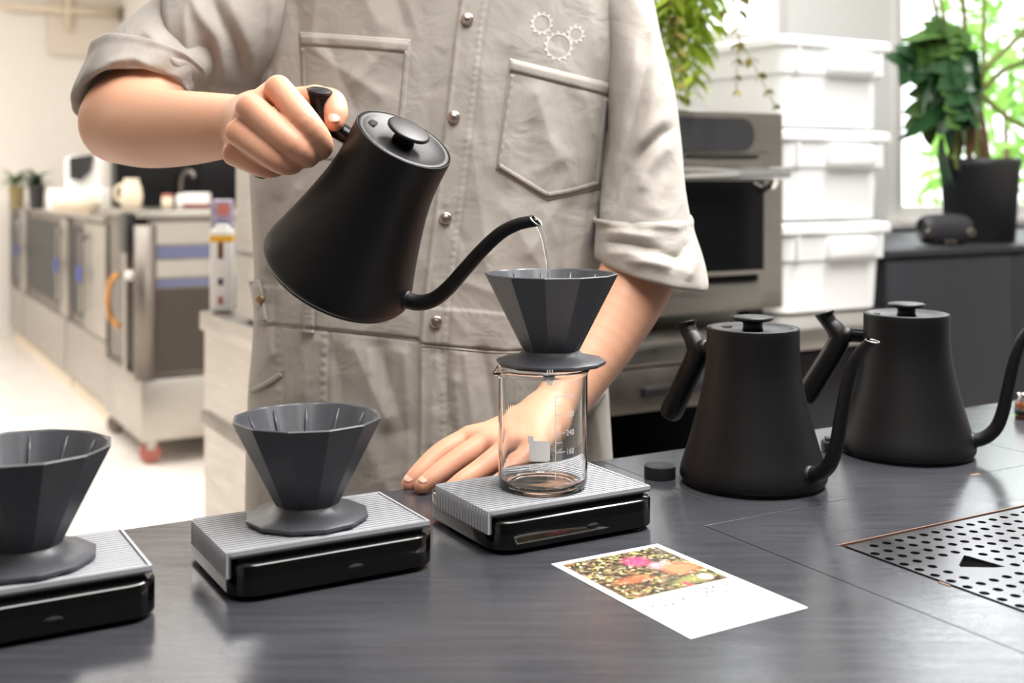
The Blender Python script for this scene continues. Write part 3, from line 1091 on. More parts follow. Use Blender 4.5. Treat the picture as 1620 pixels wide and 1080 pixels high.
# ------------------------------------------------------------------ the barista
class Grid:
    def __init__(self, lo, hi, h):
        self.lo = np.array(lo, np.float32)
        self.h = h
        self.n = np.ceil((np.array(hi) - np.array(lo)) / h).astype(int) + 1
        self.S = np.full(self.n, 0.05, np.float32)

    def box(self, lo, hi):
        i0 = np.clip(np.floor((np.array(lo) - self.lo) / self.h).astype(int), 0, self.n - 1)
        i1 = np.clip(np.ceil((np.array(hi) - self.lo) / self.h).astype(int) + 1, 1, self.n)
        ax = [self.lo[k] + self.h * np.arange(i0[k], i1[k], dtype=np.float32) for k in range(3)]
        return tuple(slice(a, b) for a, b in zip(i0, i1)), np.meshgrid(*ax, indexing='ij', sparse=True)


def cone_d(X, a, b, ra, rb):
    a, b = np.array(a, np.float32), np.array(b, np.float32)
    ab = b - a
    L = float(ab @ ab) + 1e-12
    px, py, pz = X[0] - a[0], X[1] - a[1], X[2] - a[2]
    t = np.clip((px * ab[0] + py * ab[1] + pz * ab[2]) / L, 0, 1)
    dx, dy, dz = px - t * ab[0], py - t * ab[1], pz - t * ab[2]
    return np.sqrt(dx * dx + dy * dy + dz * dz) - (ra + t * (rb - ra))


def smin(a, b, k):
    if k <= 0:
        return np.minimum(a, b)
    h = np.clip(0.5 + 0.5 * (b - a) / k, 0, 1)
    return b + (a - b) * h - k * h * (1 - h)


def add_chain(G, pts, k_in=0.004, k_out=0.008):
    """pts: list of (Vector, radius)"""
    if len(pts) > 2:
        q4 = catmull([(*tuple(p), r) for p, r in pts], 5)
        pts = [(Vector(q[:3]), float(q[3])) for q in q4]
    P3 = np.array([tuple(p) for p, r in pts])
    R3 = max(r for p, r in pts)
    m = R3 + 0.03
    sl, X = G.box(P3.min(0) - m, P3.max(0) + m)
    D = None
    for (a, ra), (b, rb) in zip(pts[:-1], pts[1:]):
        d = cone_d(X, tuple(a), tuple(b), ra, rb)
        D = d if D is None else np.minimum(D, d)
    G.S[sl] = smin(G.S[sl], D.astype(np.float32), k_out)


def add_ellipsoid(G, c, r, k):
    c = np.array(c, np.float32)
    m = max(r) + 0.03
    sl, X = G.box(c - m, c + m)
    q = np.sqrt(((X[0] - c[0]) / r[0]) ** 2 + ((X[1] - c[1]) / r[1]) ** 2 + ((X[2] - c[2]) / r[2]) ** 2)
    G.S[sl] = smin(G.S[sl], ((q - 1) * min(r)).astype(np.float32), k)


def surface_nets(G):
    S = G.S
    neg = S < 0
    nx, ny, nz = S.shape
    cnt = np.zeros((nx - 1, ny - 1, nz - 1), np.uint8)
    for i in (0, 1):
        for j in (0, 1):
            for k in (0, 1):
                cnt += neg[i:nx - 1 + i, j:ny - 1 + j, k:nz - 1 + k]
    act = (cnt > 0) & (cnt < 8)
    A = np.argwhere(act)
    idx = np.full(act.shape, -1, np.int32)
    idx[act] = np.arange(len(A))
    corners = [(i, j, k) for i in (0, 1) for j in (0, 1) for k in (0, 1)]
    val = {c: S[A[:, 0] + c[0], A[:, 1] + c[1], A[:, 2] + c[2]] for c in corners}
    pos = np.zeros((len(A), 3))
    num = np.zeros(len(A))
    for c in corners:
        for ax in range(3):
            if c[ax] == 0:
                d = list(c)
                d[ax] = 1
                d = tuple(d)
                a, b = val[c], val[d]
                m = (a < 0) != (b < 0)
                t = np.where(m, a / np.where(m, a - b, 1), 0)
                pp = np.array(c, float) + t[:, None] * (np.array(d) - np.array(c))
                pos += pp * m[:, None]
                num += m
    pos = (A + pos / num[:, None]) * G.h + G.lo
    F = []
    for ax in range(3):
        sl0 = [slice(None)] * 3
        sl1 = [slice(None)] * 3
        sl0[ax], sl1[ax] = slice(0, -1), slice(1, None)
        n0, n1 = neg[tuple(sl0)], neg[tuple(sl1)]
        o1, o2 = [(1, 2), (2, 0), (0, 1)][ax]
        for flip in (False, True):
            m = (n0 & ~n1) if not flip else (~n0 & n1)
            Q = np.argwhere(m)
            ok = (Q[:, o1] > 0) & (Q[:, o2] > 0) & (Q[:, o1] < S.shape[o1] - 1) & (Q[:, o2] < S.shape[o2] - 1)
            Q = Q[ok]
            qs = []
            for (u, v) in ((-1, -1), (0, -1), (0, 0), (-1, 0)):
                R = Q.copy()
                R[:, o1] += u
                R[:, o2] += v
                qs.append(idx[R[:, 0], R[:, 1], R[:, 2]])
            q = np.stack(qs, 1)
            if flip:
                q = q[:, ::-1]
            F.append(q)
    return pos, np.concatenate(F)


def J(x, y, d, r):
    return (P(x, y, d), r)


G = Grid((-0.47, 0.93, 0.893), (0.27, 1.52, 1.80), 0.0019)
# hidden trunk, neck and head (the frame ends at the collar)
add_chain(G, [(Vector((-0.085, 1.38, 0.93)), 0.10), (Vector((-0.085, 1.375, 1.15)), 0.095), (Vector((-0.080, 1.375, 1.36)), 0.10)], 0.03, 0.03)
add_chain(G, [(Vector((-0.24, 1.39, 1.385)), 0.042), (Vector((-0.075, 1.39, 1.42)), 0.055), (Vector((0.10, 1.39, 1.385)), 0.042)], 0.03, 0.03)
add_chain(G, [(Vector((-0.075, 1.39, 1.43)), 0.056), (Vector((-0.075, 1.375, 1.56)), 0.052)], 0.01, 0.03)
add_ellipsoid(G, (-0.075, 1.365, 1.66), (0.074, 0.095, 0.115), 0.02)
add_ellipsoid(G, (-0.075, 1.315, 1.60), (0.048, 0.045, 0.045), 0.03)
add_chain(G, [(Vector((-0.075, 1.27, 1.665)), 0.008), (Vector((-0.075, 1.252, 1.635)), 0.013)], 0.004, 0.012)
for sx in (-1, 1):
    add_ellipsoid(G, (-0.075 + sx * 0.076, 1.375, 1.65), (0.010, 0.020, 0.030), 0.01)
# right arm (left in the photo): shoulder, elbow, forearm, wrist
add_chain(G, [(Vector((-0.24, 1.39, 1.375)), 0.042), J(292, 88, 1.283, 0.037), J(208, 172, 1.222, 0.040)], 0.02, 0.02)
add_chain(G, [J(190, 196, 1.225, 0.0415), J(236, 203, 1.177, 0.0400), J(290, 203, 1.133, 0.0365), J(345, 200, 1.089, 0.0310), J(392, 197, 1.060, 0.0262), J(408, 195, 1.051, 0.0255)], 0.012, 0.02)
# right hand: palm, then fingers round the grip
RH = dict(
    index=[J(440, 140, 0.996, .0118), J(486, 194, 0.975, .0112), J(508, 229, 0.990, .0106), J(497, 241, 1.014, .0092)],
    middle=[J(397, 171, 0.986, .0130), J(462, 227, 0.971, .0120), J(487, 246, 0.994, .0105), J(470, 247, 1.016, .0092)],
    ring=[J(379, 210, 0.988, .0122), J(440, 252, 0.976, .0112), J(462, 258, 0.998, .0098), J(446, 254, 1.018, .0088)],
    pinky=[J(371, 243, 1.004, .0108), J(414, 262, 0.990, .0098), J(436, 264, 1.006, .0088), J(426, 258, 1.024, .0080)],
)
wr = P(408, 195, 1.051)
add_chain(G, [(wr, .0235), J(436, 152, 1.014, .0125)], .01, .012)
add_chain(G, [(wr, .0240), J(402, 178, 1.004, .0135)], .01, .012)
add_chain(G, [(wr, .0240), J(385, 212, 1.008, .0125)], .01, .012)
add_chain(G, [(wr, .0230), J(377, 240, 1.021, .0110)], .01, .012)
add_chain(G, [J(436, 152, 1.014, .0118), J(402, 178, 1.005, .0125), J(387, 212, 1.009, .0118), J(379, 240, 1.020, .0105)], .01, .012)
for nm_ in ('index', 'middle', 'ring', 'pinky'):
    add_chain(G, RH[nm_], .005, .0024)
add_chain(G, [(P(420, 190, 1.050), .018), J(464, 165, 1.056, .0150), J(500, 158, 1.042, .0122)], .01, .010)
TH_R = [J(498, 158, 1.042, .0122), J(524, 160, 1.018, .0112), J(531, 176, 1.004, .0108), J(529, 192, 0.998, .0088)]
add_chain(G, TH_R, .006, .006)
# left arm (right in the photo) propped on the counter
add_chain(G, [(Vector((0.100, 1.39, 1.375)), 0.034), J(1018, 180, 1.35, 0.030), J(1024, 400, 1.27, 0.038)], .02, .02)
add_chain(G, [J(1022, 400, 1.27, .0425), J(1000, 455, 1.253, .0405), J(957, 533, 1.225, .0350), J(902, 615, 1.192, .0285), J(868, 662, 1.168, .0262)], .012, .015)
LH = dict(
    index=[J(741, 694, 1.138, .0118), J(697, 717, 1.122, .0106), J(664, 747, 1.106, .0092), J(646, 765, 1.099, .0072)],
    middle=[J(767, 701, 1.118, .0122), J(722, 729, 1.100, .0108), J(689, 753, 1.087, .0096), J(668, 768, 1.080, .0078)],
    ring=[J(803, 711, 1.098, .0118), J(762, 741, 1.078, .0102), J(733, 760, 1.063, .0090), J(716, 771, 1.056, .0074)],
    pinky=[J(838, 722, 1.084, .0108), J(806, 752, 1.064, .0092), J(784, 767, 1.052, .0080), J(770, 775, 1.046, .0068)],
)
wl = P(862, 670, 1.165)
for mx_, my_, md2, mr_ in ((748, 696, 1.140, .0125), (776, 702, 1.121, .0130), (811, 711, 1.103, .0125), (843, 719, 1.090, .0115)):
    add_chain(G, [(wl, .0225), J((862 + mx_) / 2, (672 + my_) / 2, (1.165 + md2) / 2, .0185), J(mx_, my_, md2, mr_)], .012, .014)
add_chain(G, [J(748, 697, 1.139, .0115), J(776, 704, 1.120, .012), J(811, 713, 1.103, .0115), J(843, 722, 1.089, .0105)], .01, .012)
add_chain(G, [J(860, 690, 1.155, .020), J(838, 722, 1.130, .018), J(815, 738, 1.110, .012)], .012, .014)
for nm_ in ('index', 'middle', 'ring', 'pinky'):
    add_chain(G, LH[nm_], .006, .0028)
add_chain(G, [J(850, 695, 1.17, .016), J(800, 718, 1.168, .0125), J(765, 742, 1.150, .0095)], .008, .010)
bv, bf = surface_nets(G)
G.S = None


def skin_material():
    m = mat('skin', srgb(219, 166, 137), 0.48, spec=0.4, sss=0.12, bump=(260, 0.10), var=(14, 0.06))
    nt = m.node_tree
    b = nt.nodes['Principled BSDF']
    src = b.inputs['Base Color'].links[0].from_socket
    at = nt.nodes.new('ShaderNodeAttribute')
    at.attribute_name = 'blush'
    mx = nt.nodes.new('ShaderNodeMix')
    mx.data_type = 'RGBA'
    mx.inputs['B'].default_value = (*srgb(212, 118, 92), 1)
    nt.links.new(src, mx.inputs['A'])
    nt.links.new(at.outputs['Fac'], mx.inputs['Factor'])
    nt.links.new(mx.outputs['Result'], b.inputs['Base Color'])
    return m


M_skin = skin_material()
person = empty('person', (-0.085, 1.38, 0.0))
tag(person, 'person in a grey coverall pouring water from a black kettle', 'person')
me = bpy.data.meshes.new('body')
me.vertices.add(len(bv))
me.vertices.foreach_set('co', bv.astype(np.float32).ravel())
me.loops.add(len(bf) * 4)
me.loops.foreach_set('vertex_index', bf.astype(np.int32).ravel())
me.polygons.add(len(bf))
me.polygons.foreach_set('loop_start', np.arange(len(bf), dtype=np.int32) * 4)
me.polygons.foreach_set('use_smooth', np.ones(len(bf), bool))
me.update()
me.validate()
me.materials.append(M_skin)
# knuckles and fingertips are a little redder
blush = np.zeros(len(bv))
for ch in list(RH.values()) + list(LH.values()) + [TH_R]:
    for i, (p_, r_) in enumerate(ch):
        a_ = (0.34, 0.30, 0.12, 0.42)[i]
        d2 = ((bv - np.array(tuple(p_))) ** 2).sum(1)
        blush = np.maximum(blush, a_ * np.exp(-d2 / (1.35 * r_) ** 2))
ca = me.attributes.new('blush', 'FLOAT', 'POINT')
ca.data.foreach_set('value', blush.astype(np.float32))
body = link(bpy.data.objects.new('body', me), person)
sm = body.modifiers.new('soften', 'SMOOTH')
sm.factor, sm.iterations = 0.5, 2


# fingernails
M_nail = mat('fingernail', srgb(232, 180, 160), 0.3, spec=0.5)


def nail(at, axis, normal, L, W, T_=0.0016):
    axis = Vector(axis).normalized()
    nn = Vector(normal)
    nn = (nn - axis * nn.dot(axis)).normalized()
    sd = axis.cross(nn)
    V, F = [], []
    nu, nv = 13, 9
    for i in range(nu):
        for j in range(nv):
            u, v = -1 + 2 * i / (nu - 1), -1 + 2 * j / (nv - 1)
            w = W * (1 - 0.18 * abs(u) ** 3)
            le = L * (1 - 0.22 * abs(v) ** 2.5)
            V.append(Vector(at) + axis * (u * le) + sd * (v * w) + nn * (T_ - 0.35 * W * v * v - 0.0010 * max(0, abs(u) - 0.6)))
    for i in range(nu - 1):
        for j in range(nv - 1):
            F.append((i * nv + j, i * nv + j + 1, (i + 1) * nv + j + 1, (i + 1) * nv + j))
    o = mesh_obj('fingernail', V, F, M_nail, person)
    md_ = o.modifiers.new('t', 'SOLIDIFY')
    md_.thickness = 0.0006
    return o


tA, tB = P(531, 174, 1.004), P(529, 194, 0.998)
nail(tA.lerp(tB, 0.48) + Vector((0.0008, -0.0106, 0.0004)), tB - tA, (0.10, -1, 0.05), 0.0068, 0.0054, 0.0002)
for f_, off in (('middle', 0.55), ('index', 0.55)):
    a_, b_ = LH[f_][2][0], LH[f_][3][0]
    d_ = (b_ - a_).normalized()
    nrm_ = Vector((-0.10, -0.55, 0.85))
    nrm_ = (nrm_ - d_ * nrm_.dot(d_)).normalized()
    r_ = LH[f_][2][1] * 0.45 + LH[f_][3][1] * 0.55
    nail(a_.lerp(b_, off + 0.1) + nrm_ * (r_ - 0.0006), d_, nrm_, 0.0074, 0.0054, 0.0003)

# ------------------------------------------------------------------ coverall
rng = np.random.RandomState(3)
SIL = [  # photo row, left edge, right edge (at the side depth)
    (-140, 640, 740), (-110, 560, 830), (-85, 470, 950), (-50, 432, 1000), (0, 424, 1000), (50, 418, 996), (150, 402, 988), (250, 394, 976), (330, 398, 960), (450, 404, 955),
    (545, 400, 958), (600, 394, 962), (700, 390, 968), (820, 388, 976), (1000, 392, 975)]
CYT, BF, SD = 1.375, 0.128, 1.372


def smooth_tab(tab, x, w=26):
    xs = [a[0] for a in tab]
    q = np.linspace(x - w, x + w, 7)
    return [float(np.mean(np.interp(q, xs, [a[k] for a in tab]))) for k in range(1, len(tab[0]))]


def torso_dims(z):
    y = HY + (CAMZ - z) * FPX / SD
    l, r = smooth_tab(SIL, y)
    X0, X1 = (l - CX) / FPX * SD, (r - CX) / FPX * SD
    b = BF * min(1.0, (X1 - X0) / 0.36)
    return (X0 + X1) / 2, (X1 - X0) / 2, b


def xedge(y):
    """photo column of the placket edge at photo row y"""
    return float(np.interp(y, [-60, 0, 60, 200, 300, 480, 545, 700, 800], [742, 728, 719, 703, 691, 668, 664, 663, 661]))


# soft folds: photo-space strokes (x0,y0,x1,y1, amplitude mm, width px)
FOLDS = [
    (455, 0, 438, 120, 6, 13), (470, 10, 480, 130, -4, 12), (432, 20, 428, 110, -5, 9), (500, 0, 492, 60, 3, 10), (560, -30, 600, 40, 3, 16), (620, -30, 640, 40, -3, 14),
    (490, 75, 600, 150, 3.5, 13), (520, 70, 560, 170, -3, 11), (610, 80, 560, 130, 3, 11), (630, 110, 590, 180, -2.5, 11),
    (405, 300, 420, 420, 5, 12), (440, 320, 425, 480, -5, 12), (470, 300, 450, 350, 3, 10), (410, 450, 430, 560, 6, 10), (432, 440, 440, 600, -6, 8), (450, 520, 446, 640, 4, 8),
    (760, 110, 775, 260, 2.5, 16), (745, 220, 770, 400, 2.5, 14), (800, 330, 860, 430, 3, 18), (760, 400, 800, 480, 2.5, 14),
    (850, 150, 880, 250, 3.5, 16), (905, 160, 895, 270, -3, 14), (925, 150, 940, 210, 3, 10), (840, 200, 830, 260, -2.5, 12), (880, 230, 910, 290, 2.5, 10), (850, 270, 900, 250, 2, 9),
    (970, 150, 935, 330, -9, 14), (960, 60, 975, 160, 4, 14), (930, 320, 915, 430, 5, 14), (900, 330, 890, 440, -4, 13), (950, 330, 948, 470, -6, 9), (880, 330, 840, 400, 3, 13),
    (700, 560, 716, 690, -4, 11), (735, 560, 752, 700, 4, 11), (765, 555, 785, 690, -4, 10), (690, 570, 684, 700, 3, 10), (720, 600, 730, 720, 4, 9), (805, 560, 812, 660, 4, 10),
    (560, 550, 610, 660, 5, 18), (600, 550, 640, 680, -4, 16), (640, 560, 650, 760, 4, 12), (530, 560, 545, 640, -4, 14), (500, 540, 480, 620, 4, 14), (560, 660, 620, 790, 5, 22), (610, 690, 600, 790, -5, 18),
    (470, 560, 468, 640, -3, 9), (930, 600, 955, 720, 4, 12), (900, 620, 930, 740, -4, 12), (560, 480, 640, 500, 1.5, 9), (720, 440, 800, 470, 2, 10),
    (690, 520, 700, 620, 2, 7), (655, 300, 640, 420, 2.5, 12), (680, 120, 675, 300, -1.5, 14),
    (836, -20, 812, 70, 2.5, 14), (930, 0, 945, 90, 3, 16), (985, 10, 990, 90, -4, 9),
]
for _ in range(34):    # fine gathers below the waist seam
    x = rng.uniform(440, 950)
    y0 = 546 + rng.uniform(0, 14)
    FOLDS.append((x, y0, x + rng.uniform(-6, 10), y0 + rng.uniform(30, 110), rng.choice([-1, 1]) * rng.uniform(0.8, 2.0), rng.uniform(4, 8)))
for _ in range(22):
    x, y = rng.uniform(430, 940), rng.uniform(0, 480)
    a = rng.uniform(0.9, 2.2)
    FOLDS.append((x, y, x + 60 * math.cos(a), y + 60 * math.sin(a), rng.choice([-1, 1]) * rng.uniform(0.8, 1.6), rng.uniform(7, 13)))
FA = np.array(FOLDS, float)


def waist_y(x):
    return np.interp(x, [390, 450, 660, 670, 800, 960], [512, 515, 537, 545, 556, 548])


def fold(x, y):
    """outward relief in metres at photo position arrays x, y"""
    x, y = np.asarray(x, float), np.asarray(y, float)
    out = np.zeros_like(x)
    for x0, y0, x1, y1, am, w in FA:
        dx, dy = x1 - x0, y1 - y0
        L = dx * dx + dy * dy
        t = np.clip(((x - x0) * dx + (y - y0) * dy) / L, 0, 1)
        d2 = (x - x0 - t * dx) ** 2 + (y - y0 - t * dy) ** 2
        out += am * (0.0009 if w >= 10 else 0.00062) * np.exp(-(d2 / (1.1 * w * w)) ** 0.68)
    # lapped front: step at the placket edge, then the strip's stitched far side
    xe = np.interp(y, [-60, 0, 60, 200, 300, 480, 545, 700, 800], [742, 728, 719, 703, 691, 668, 664, 663, 661])
    s = np.clip((x - xe) / 2.5, 0, 1)
    out += 0.0034 * s * np.clip(1 - (x - xe) / 260, 0, 1)
    out += 0.0016 * np.exp(-((x - xe - 4) / 3.5) ** 2)
    out -= 0.0012 * np.exp(-((x - xe - 44) / 2.6) ** 2)
    out += 0.0007 * np.exp(-((x - xe - 39) / 3.5) ** 2) * (1 + 0.35 * np.sin(y * 0.55))
    # waist seam and band
    wy = waist_y(x)
    out -= 0.0024 * np.exp(-((y - wy) / 2.4) ** 2)
    out += 0.0016 * np.clip((wy - y) / 3, 0, 1) * np.clip((y - (wy - 62)) / 3, 0, 1)
    out += 0.0003 * np.exp(-((y - wy + 58) / 4) ** 2) * np.sin(x * 0.5)
    # back-panel seam lines at the left hip
    for (sx0, sx1, ya, yb) in ((446, 449, 515, 640), (521, 517, 520, 640)):
        xs = sx0 + (sx1 - sx0) * np.clip((y - ya) / (yb - ya), 0, 1)
        m = np.clip((y - ya) / 6, 0, 1)
        out -= 0.0013 * m * np.exp(-((x - xs) / 2.4) ** 2)
        out += 0.0008 * m * np.exp(-((x - xs + 7) / 4) ** 2) * (1 + 0.7 * np.sin(y * 0.42))
    return out


def front_y(X, Z):
    """depth of the coverall's front surface (without relief)"""
    cx_, a_, b_ = torso_dims(Z)
    s = min(0.999, abs((X - cx_) / a_))
    return CYT - b_ * (1 - s ** 2.3) ** 0.55


GX0, GX1, GY0, GY1, GST = 376.0, 1016.0, -120.0, 860.0, 2.0
gxx, gyy = np.meshgrid(np.arange(GX0, GX1 + 1, GST), np.arange(GY0, GY1 + 1, GST))
FMAP = fold(gxx, gyy)
zt = np.linspace(0.70, 1.56, 500)
TD = np.array([torso_dims(z) for z in zt])
DMAP = np.full(gxx.shape, 1.25)
for _ in range(7):
    Xg = (gxx - CX) / FPX * DMAP
    Zg = CAMZ - (gyy - HY) / FPX * DMAP
    c_g, a_g, b_g = (np.interp(Zg, zt, TD[:, k]) for k in range(3))
    s_g = np.clip(np.abs((Xg - c_g) / a_g), 0, 0.999)
    DMAP = CYT - b_g * (1 - s_g ** 2.3) ** 0.55 - FMAP


def bil(M, x, y):
    u = np.clip((np.asarray(x, float) - GX0) / GST, 0, M.shape[1] - 1.001)
    v = np.clip((np.asarray(y, float) - GY0) / GST, 0, M.shape[0] - 1.001)
    i, j = u.astype(int), v.astype(int)
    fu, fv = u - i, v - j
    return (M[j, i] * (1 - fu) + M[j, i + 1] * fu) * (1 - fv) + (M[j + 1, i] * (1 - fu) + M[j + 1, i + 1] * fu) * fv


def on_front(x, y, off=0.0):
    """point of the coverall's front seen at photo position (x, y)"""
    return P(x, y, float(bil(DMAP, x, y)) - off)


zs = np.concatenate([np.linspace(0.72, 0.90, 20, endpoint=False), np.linspace(0.90, 1.42, 330, endpoint=False), np.linspace(1.42, 1.50, 16)])
NFR, NBK = 330, 60
V = []
for z in zs:
    cx_, a_, b_ = [float(np.interp(z, zt, TD[:, k])) for k in range(3)]
    th = np.linspace(0, math.pi, NFR + 1)
    s = -np.cos(th)
    s = 0.55 * s + 0.45 * np.linspace(-1, 1, NFR + 1)
    X = cx_ + a_ * s
    Y = CYT - b_ * (1 - np.clip(np.abs(s), 0, 1) ** 2.3) ** 0.55
    px_ = CX + FPX * X / Y
    py_ = HY + FPX * (CAMZ - z) / Y
    rel = bil(FMAP, px_, py_) * np.clip((1 - np.abs(s)) * 14, 0, 1)
    Y = Y - rel
    V += [(x, y, z) for x, y in zip(X, Y)]
    th = np.linspace(0, math.pi, NBK + 2)[1:-1]
    s = np.cos(th)
    X = cx_ + a_ * s
    Y = CYT + b_ * 0.95 * (1 - np.abs(s) ** 2.3) ** 0.55
    V += [(x, y, z) for x, y in zip(X, Y)]
m_ = NFR + 1 + NBK
F = []
for i in range(len(zs) - 1):
    for k in range(m_):
        k2 = (k + 1) % m_
        F.append((i * m_ + k, i * m_ + k2, (i + 1) * m_ + k2, (i + 1) * m_ + k))
F.append(tuple(reversed(range(m_))))
F.append(tuple((len(zs) - 1) * m_ + k for k in range(m_)))
cov = mesh_obj('coverall', V, F, M_cloth, person)


def sleeve(name, secs, n=120, relief=None, parent=cov, mt=M_cloth, thick=0.0022, strokes=(), sub=16):
    """secs: (centre, axis1, axis2) along the arm"""
    C = catmull([tuple(s[0]) for s in secs], sub)
    A1 = catmull([tuple(s[1]) for s in secs], sub)
    A2 = catmull([tuple(s[2]) for s in secs], sub)
    V, F = [], []
    L = len(C)
    for i in range(L):
        c, a1, a2 = Vector(C[i]), Vector(A1[i]), Vector(A2[i])
        for k in range(n):
            a = 2 * math.pi * k / n
            dr = a1 * math.cos(a) + a2 * math.sin(a)
            q = 1.0
            if relief:
                q += relief(a, i / (L - 1)) / dr.length
            v = c + dr * q
            am = 0.0
            if strokes and math.sin(a) > -0.2:
                px_, py_ = CX + FPX * v.x / v.y, HY + FPX * (CAMZ - v.z) / v.y
                for pts_, h_, w_ in strokes:
                    best, tb, ns_ = 1e9, 0, len(pts_) - 1
                    for si in range(ns_):
                        (x0, y0), (x1, y1) = pts_[si], pts_[si + 1]
                        dx, dy = x1 - x0, y1 - y0
                        t_ = min(1, max(0, ((px_ - x0) * dx + (py_ - y0) * dy) / (dx * dx + dy * dy)))
                        d2 = (px_ - x0 - t_ * dx) ** 2 + (py_ - y0 - t_ * dy) ** 2
                        if d2 < best:
                            best, tb = d2, (si + t_) / ns_
                    am += h_ * 0.001 * math.exp(-(best / (1.5 * w_ * w_)) ** 0.72) * min(1, 0.15 + 4 * tb) * min(1, 0.15 + 4 * (1 - tb))
                am *= min(1, math.sin(a) + 0.2)
            V.append(v + Vector((0, -am, 0)))
    for i in range(L - 1):
        for k in range(n):
            k2 = (k + 1) % n
            F.append((i * n + k, i * n + k2, (i + 1) * n + k2, (i + 1) * n + k))
    o = mesh_obj(name, V, F, mt, parent)
    md_ = o.modifiers.new('cloth', 'SOLIDIFY')
    md_.thickness, md_.offset = thick, 0
    return o


def pv(dx, dy, d):
    return Vector((dx / FPX * d, 0, -dy / FPX * d))


# left sleeve (right in the photo), hanging, and its rolled cuff
def reliefL(a, t):
    return 0.0014 * math.sin(5 * a + 9 * t) * math.sin(7 * t)


secL = []
for (x, y, d, hw, dep, tilt) in ((955, -70, 1.375, 52, 0.066, 0), (975, -10, 1.37, 52, 0.068, 2), (996, 60, 1.36, 48, 0.072, 6), (1010, 140, 1.345, 53, 0.076, 6), (1018, 220, 1.33, 56, 0.078, 5), (1019, 300, 1.315, 64, 0.080, 5), (1021, 350, 1.30, 70, 0.078, 10), (1023, 385, 1.29, 74, 0.074, 16)):
    secL.append((P(x, y, d), pv(hw, tilt, d), Vector((0, -dep, 0.010))))
strL = [([(1032, 40), (1024, 95), (1008, 170), (985, 250), (968, 335)], -9, 10), ([(1046, 70), (1040, 130), (1022, 195), (998, 250)], 6, 13), ([(1012, 60), (994, 150), (976, 240)], 5, 9),
        ([(1076, 198), (1050, 212), (1022, 236), (1000, 275), (975, 345)], -9, 9), ([(1074, 222), (1045, 240), (1018, 272), (998, 330)], 7, 12), ([(1060, 180), (1030, 205), (1005, 240)], 5, 10),
        ([(1060, 275), (1040, 310), (1035, 345)], 3, 13), ([(1015, 295), (1004, 345)], -3, 9)]
sleeve('sleeve', secL, relief=reliefL, strokes=strL)


def reliefLc(a, t):
    r = 0.0022 * math.sin(3 * a + 1.0 + 2 * t) * t + 0.0010 * math.sin(9 * a - 4 * t)
    return r + 0.003 * math.exp(-((t - 0.03) / 0.05) ** 2)


secC = []
for (x, y, d, hw, dep, tilt) in ((1015, 342, 1.302, 71, 0.080, -2), (1020, 366, 1.295, 76, 0.083, 6), (1026, 396, 1.287, 83, 0.084, 16), (1029, 424, 1.279, 87, 0.082, 22), (1028, 432, 1.276, 83, 0.077, 23), (1021, 424, 1.278, 72, 0.066, 20), (1017, 404, 1.283, 66, 0.060, 16)):
    secC.append((P(x, y, d), pv(hw, tilt, d), Vector((0, -dep, -0.004))))
strC = [([(948, 368), (985, 368), (1040, 376)], 6, 8), ([(950, 384), (990, 386), (1050, 396)], -7, 6), ([(948, 400), (990, 400), (1030, 408)], 6, 8), ([(985, 412), (1030, 414), (1085, 428)], 7, 9),
        ([(1000, 398), (1045, 402), (1080, 412)], -5, 6), ([(1058, 432), (1075, 405), (1092, 380)], -6, 7), ([(1086, 446), (1098, 415), (1098, 385)], 6, 7), ([(1030, 350), (1080, 362)], 4, 8), ([(955, 350), (1015, 358)], -3, 6)]
sleeve('sleeve_cuff', secC, relief=reliefLc, strokes=strC)


# right sleeve (left in the photo): full drape from the shoulder, then the pushed-up lower part and its cuff
def reliefR(a, t):
    return 0.0016 * math.sin(6 * a + 8 * t) * math.sin(6 * t)


secR = []
for (x, y, d, v1, v2) in ((480, 5, 1.385, (0, -125), 0.080), (430, 16, 1.365, (4, -126), 0.092), (378, 28, 1.340, (4, -122), 0.094), (330, 42, 1.315, (0, -110), 0.088), (300, 50, 1.300, (-3, -100), 0.076), (286, 52, 1.296, (-4, -96), 0.066)):
    secR.append((P(x, y, d), pv(v1[0], v1[1], d), Vector((0, -v2, 0.004))))
strR = [([(298, -20), (318, 25), (345, 58), (354, 100), (354, 150)], 9, 9), ([(326, 62), (330, 100), (332, 150)], -9, 9), ([(325, -20), (350, 35), (374, 80), (382, 140)], -10, 11), ([(352, -20), (385, 45), (402, 100), (406, 150)], 7, 13),
        ([(294, 10), (297, 80), (297, 150)], 6, 9), ([(312, 50), (314, 150)], -3, 8), ([(420, -10), (414, 60), (408, 130)], -5, 9), ([(436, -10), (428, 60)], 4, 8)]
sleeve('sleeve', secR, relief=reliefR, strokes=strR)
secR2 = []
for (x, y, d, v1, v2) in ((325, 46, 1.315, (56, 50), 0.062), (278, 78, 1.288, (72, 30), 0.064), (243, 110, 1.264, (82, 8), 0.062), (216, 140, 1.248, (84, -12), 0.058)):
    secR2.append((P(x, y, d), pv(v1[0], v1[1], d), Vector((0, -v2, 0.018))))
strR2 = [([(214, 58), (250, 95), (290, 140)], -8, 8), ([(228, 50), (262, 80), (292, 115)], 7, 9), ([(200, 78), (235, 108), (272, 138)], 6, 8), ([(255, 66), (290, 96)], -5, 7)]
sleeve('sleeve_lower', secR2, strokes=strR2)


def reliefRc(a, t):
    r = 0.0016 * math.sin(4 * a + 2 * t) + 0.0008 * math.sin(11 * a - 5 * t)
    return r + 0.0045 * math.exp(-(t / 0.10) ** 2)


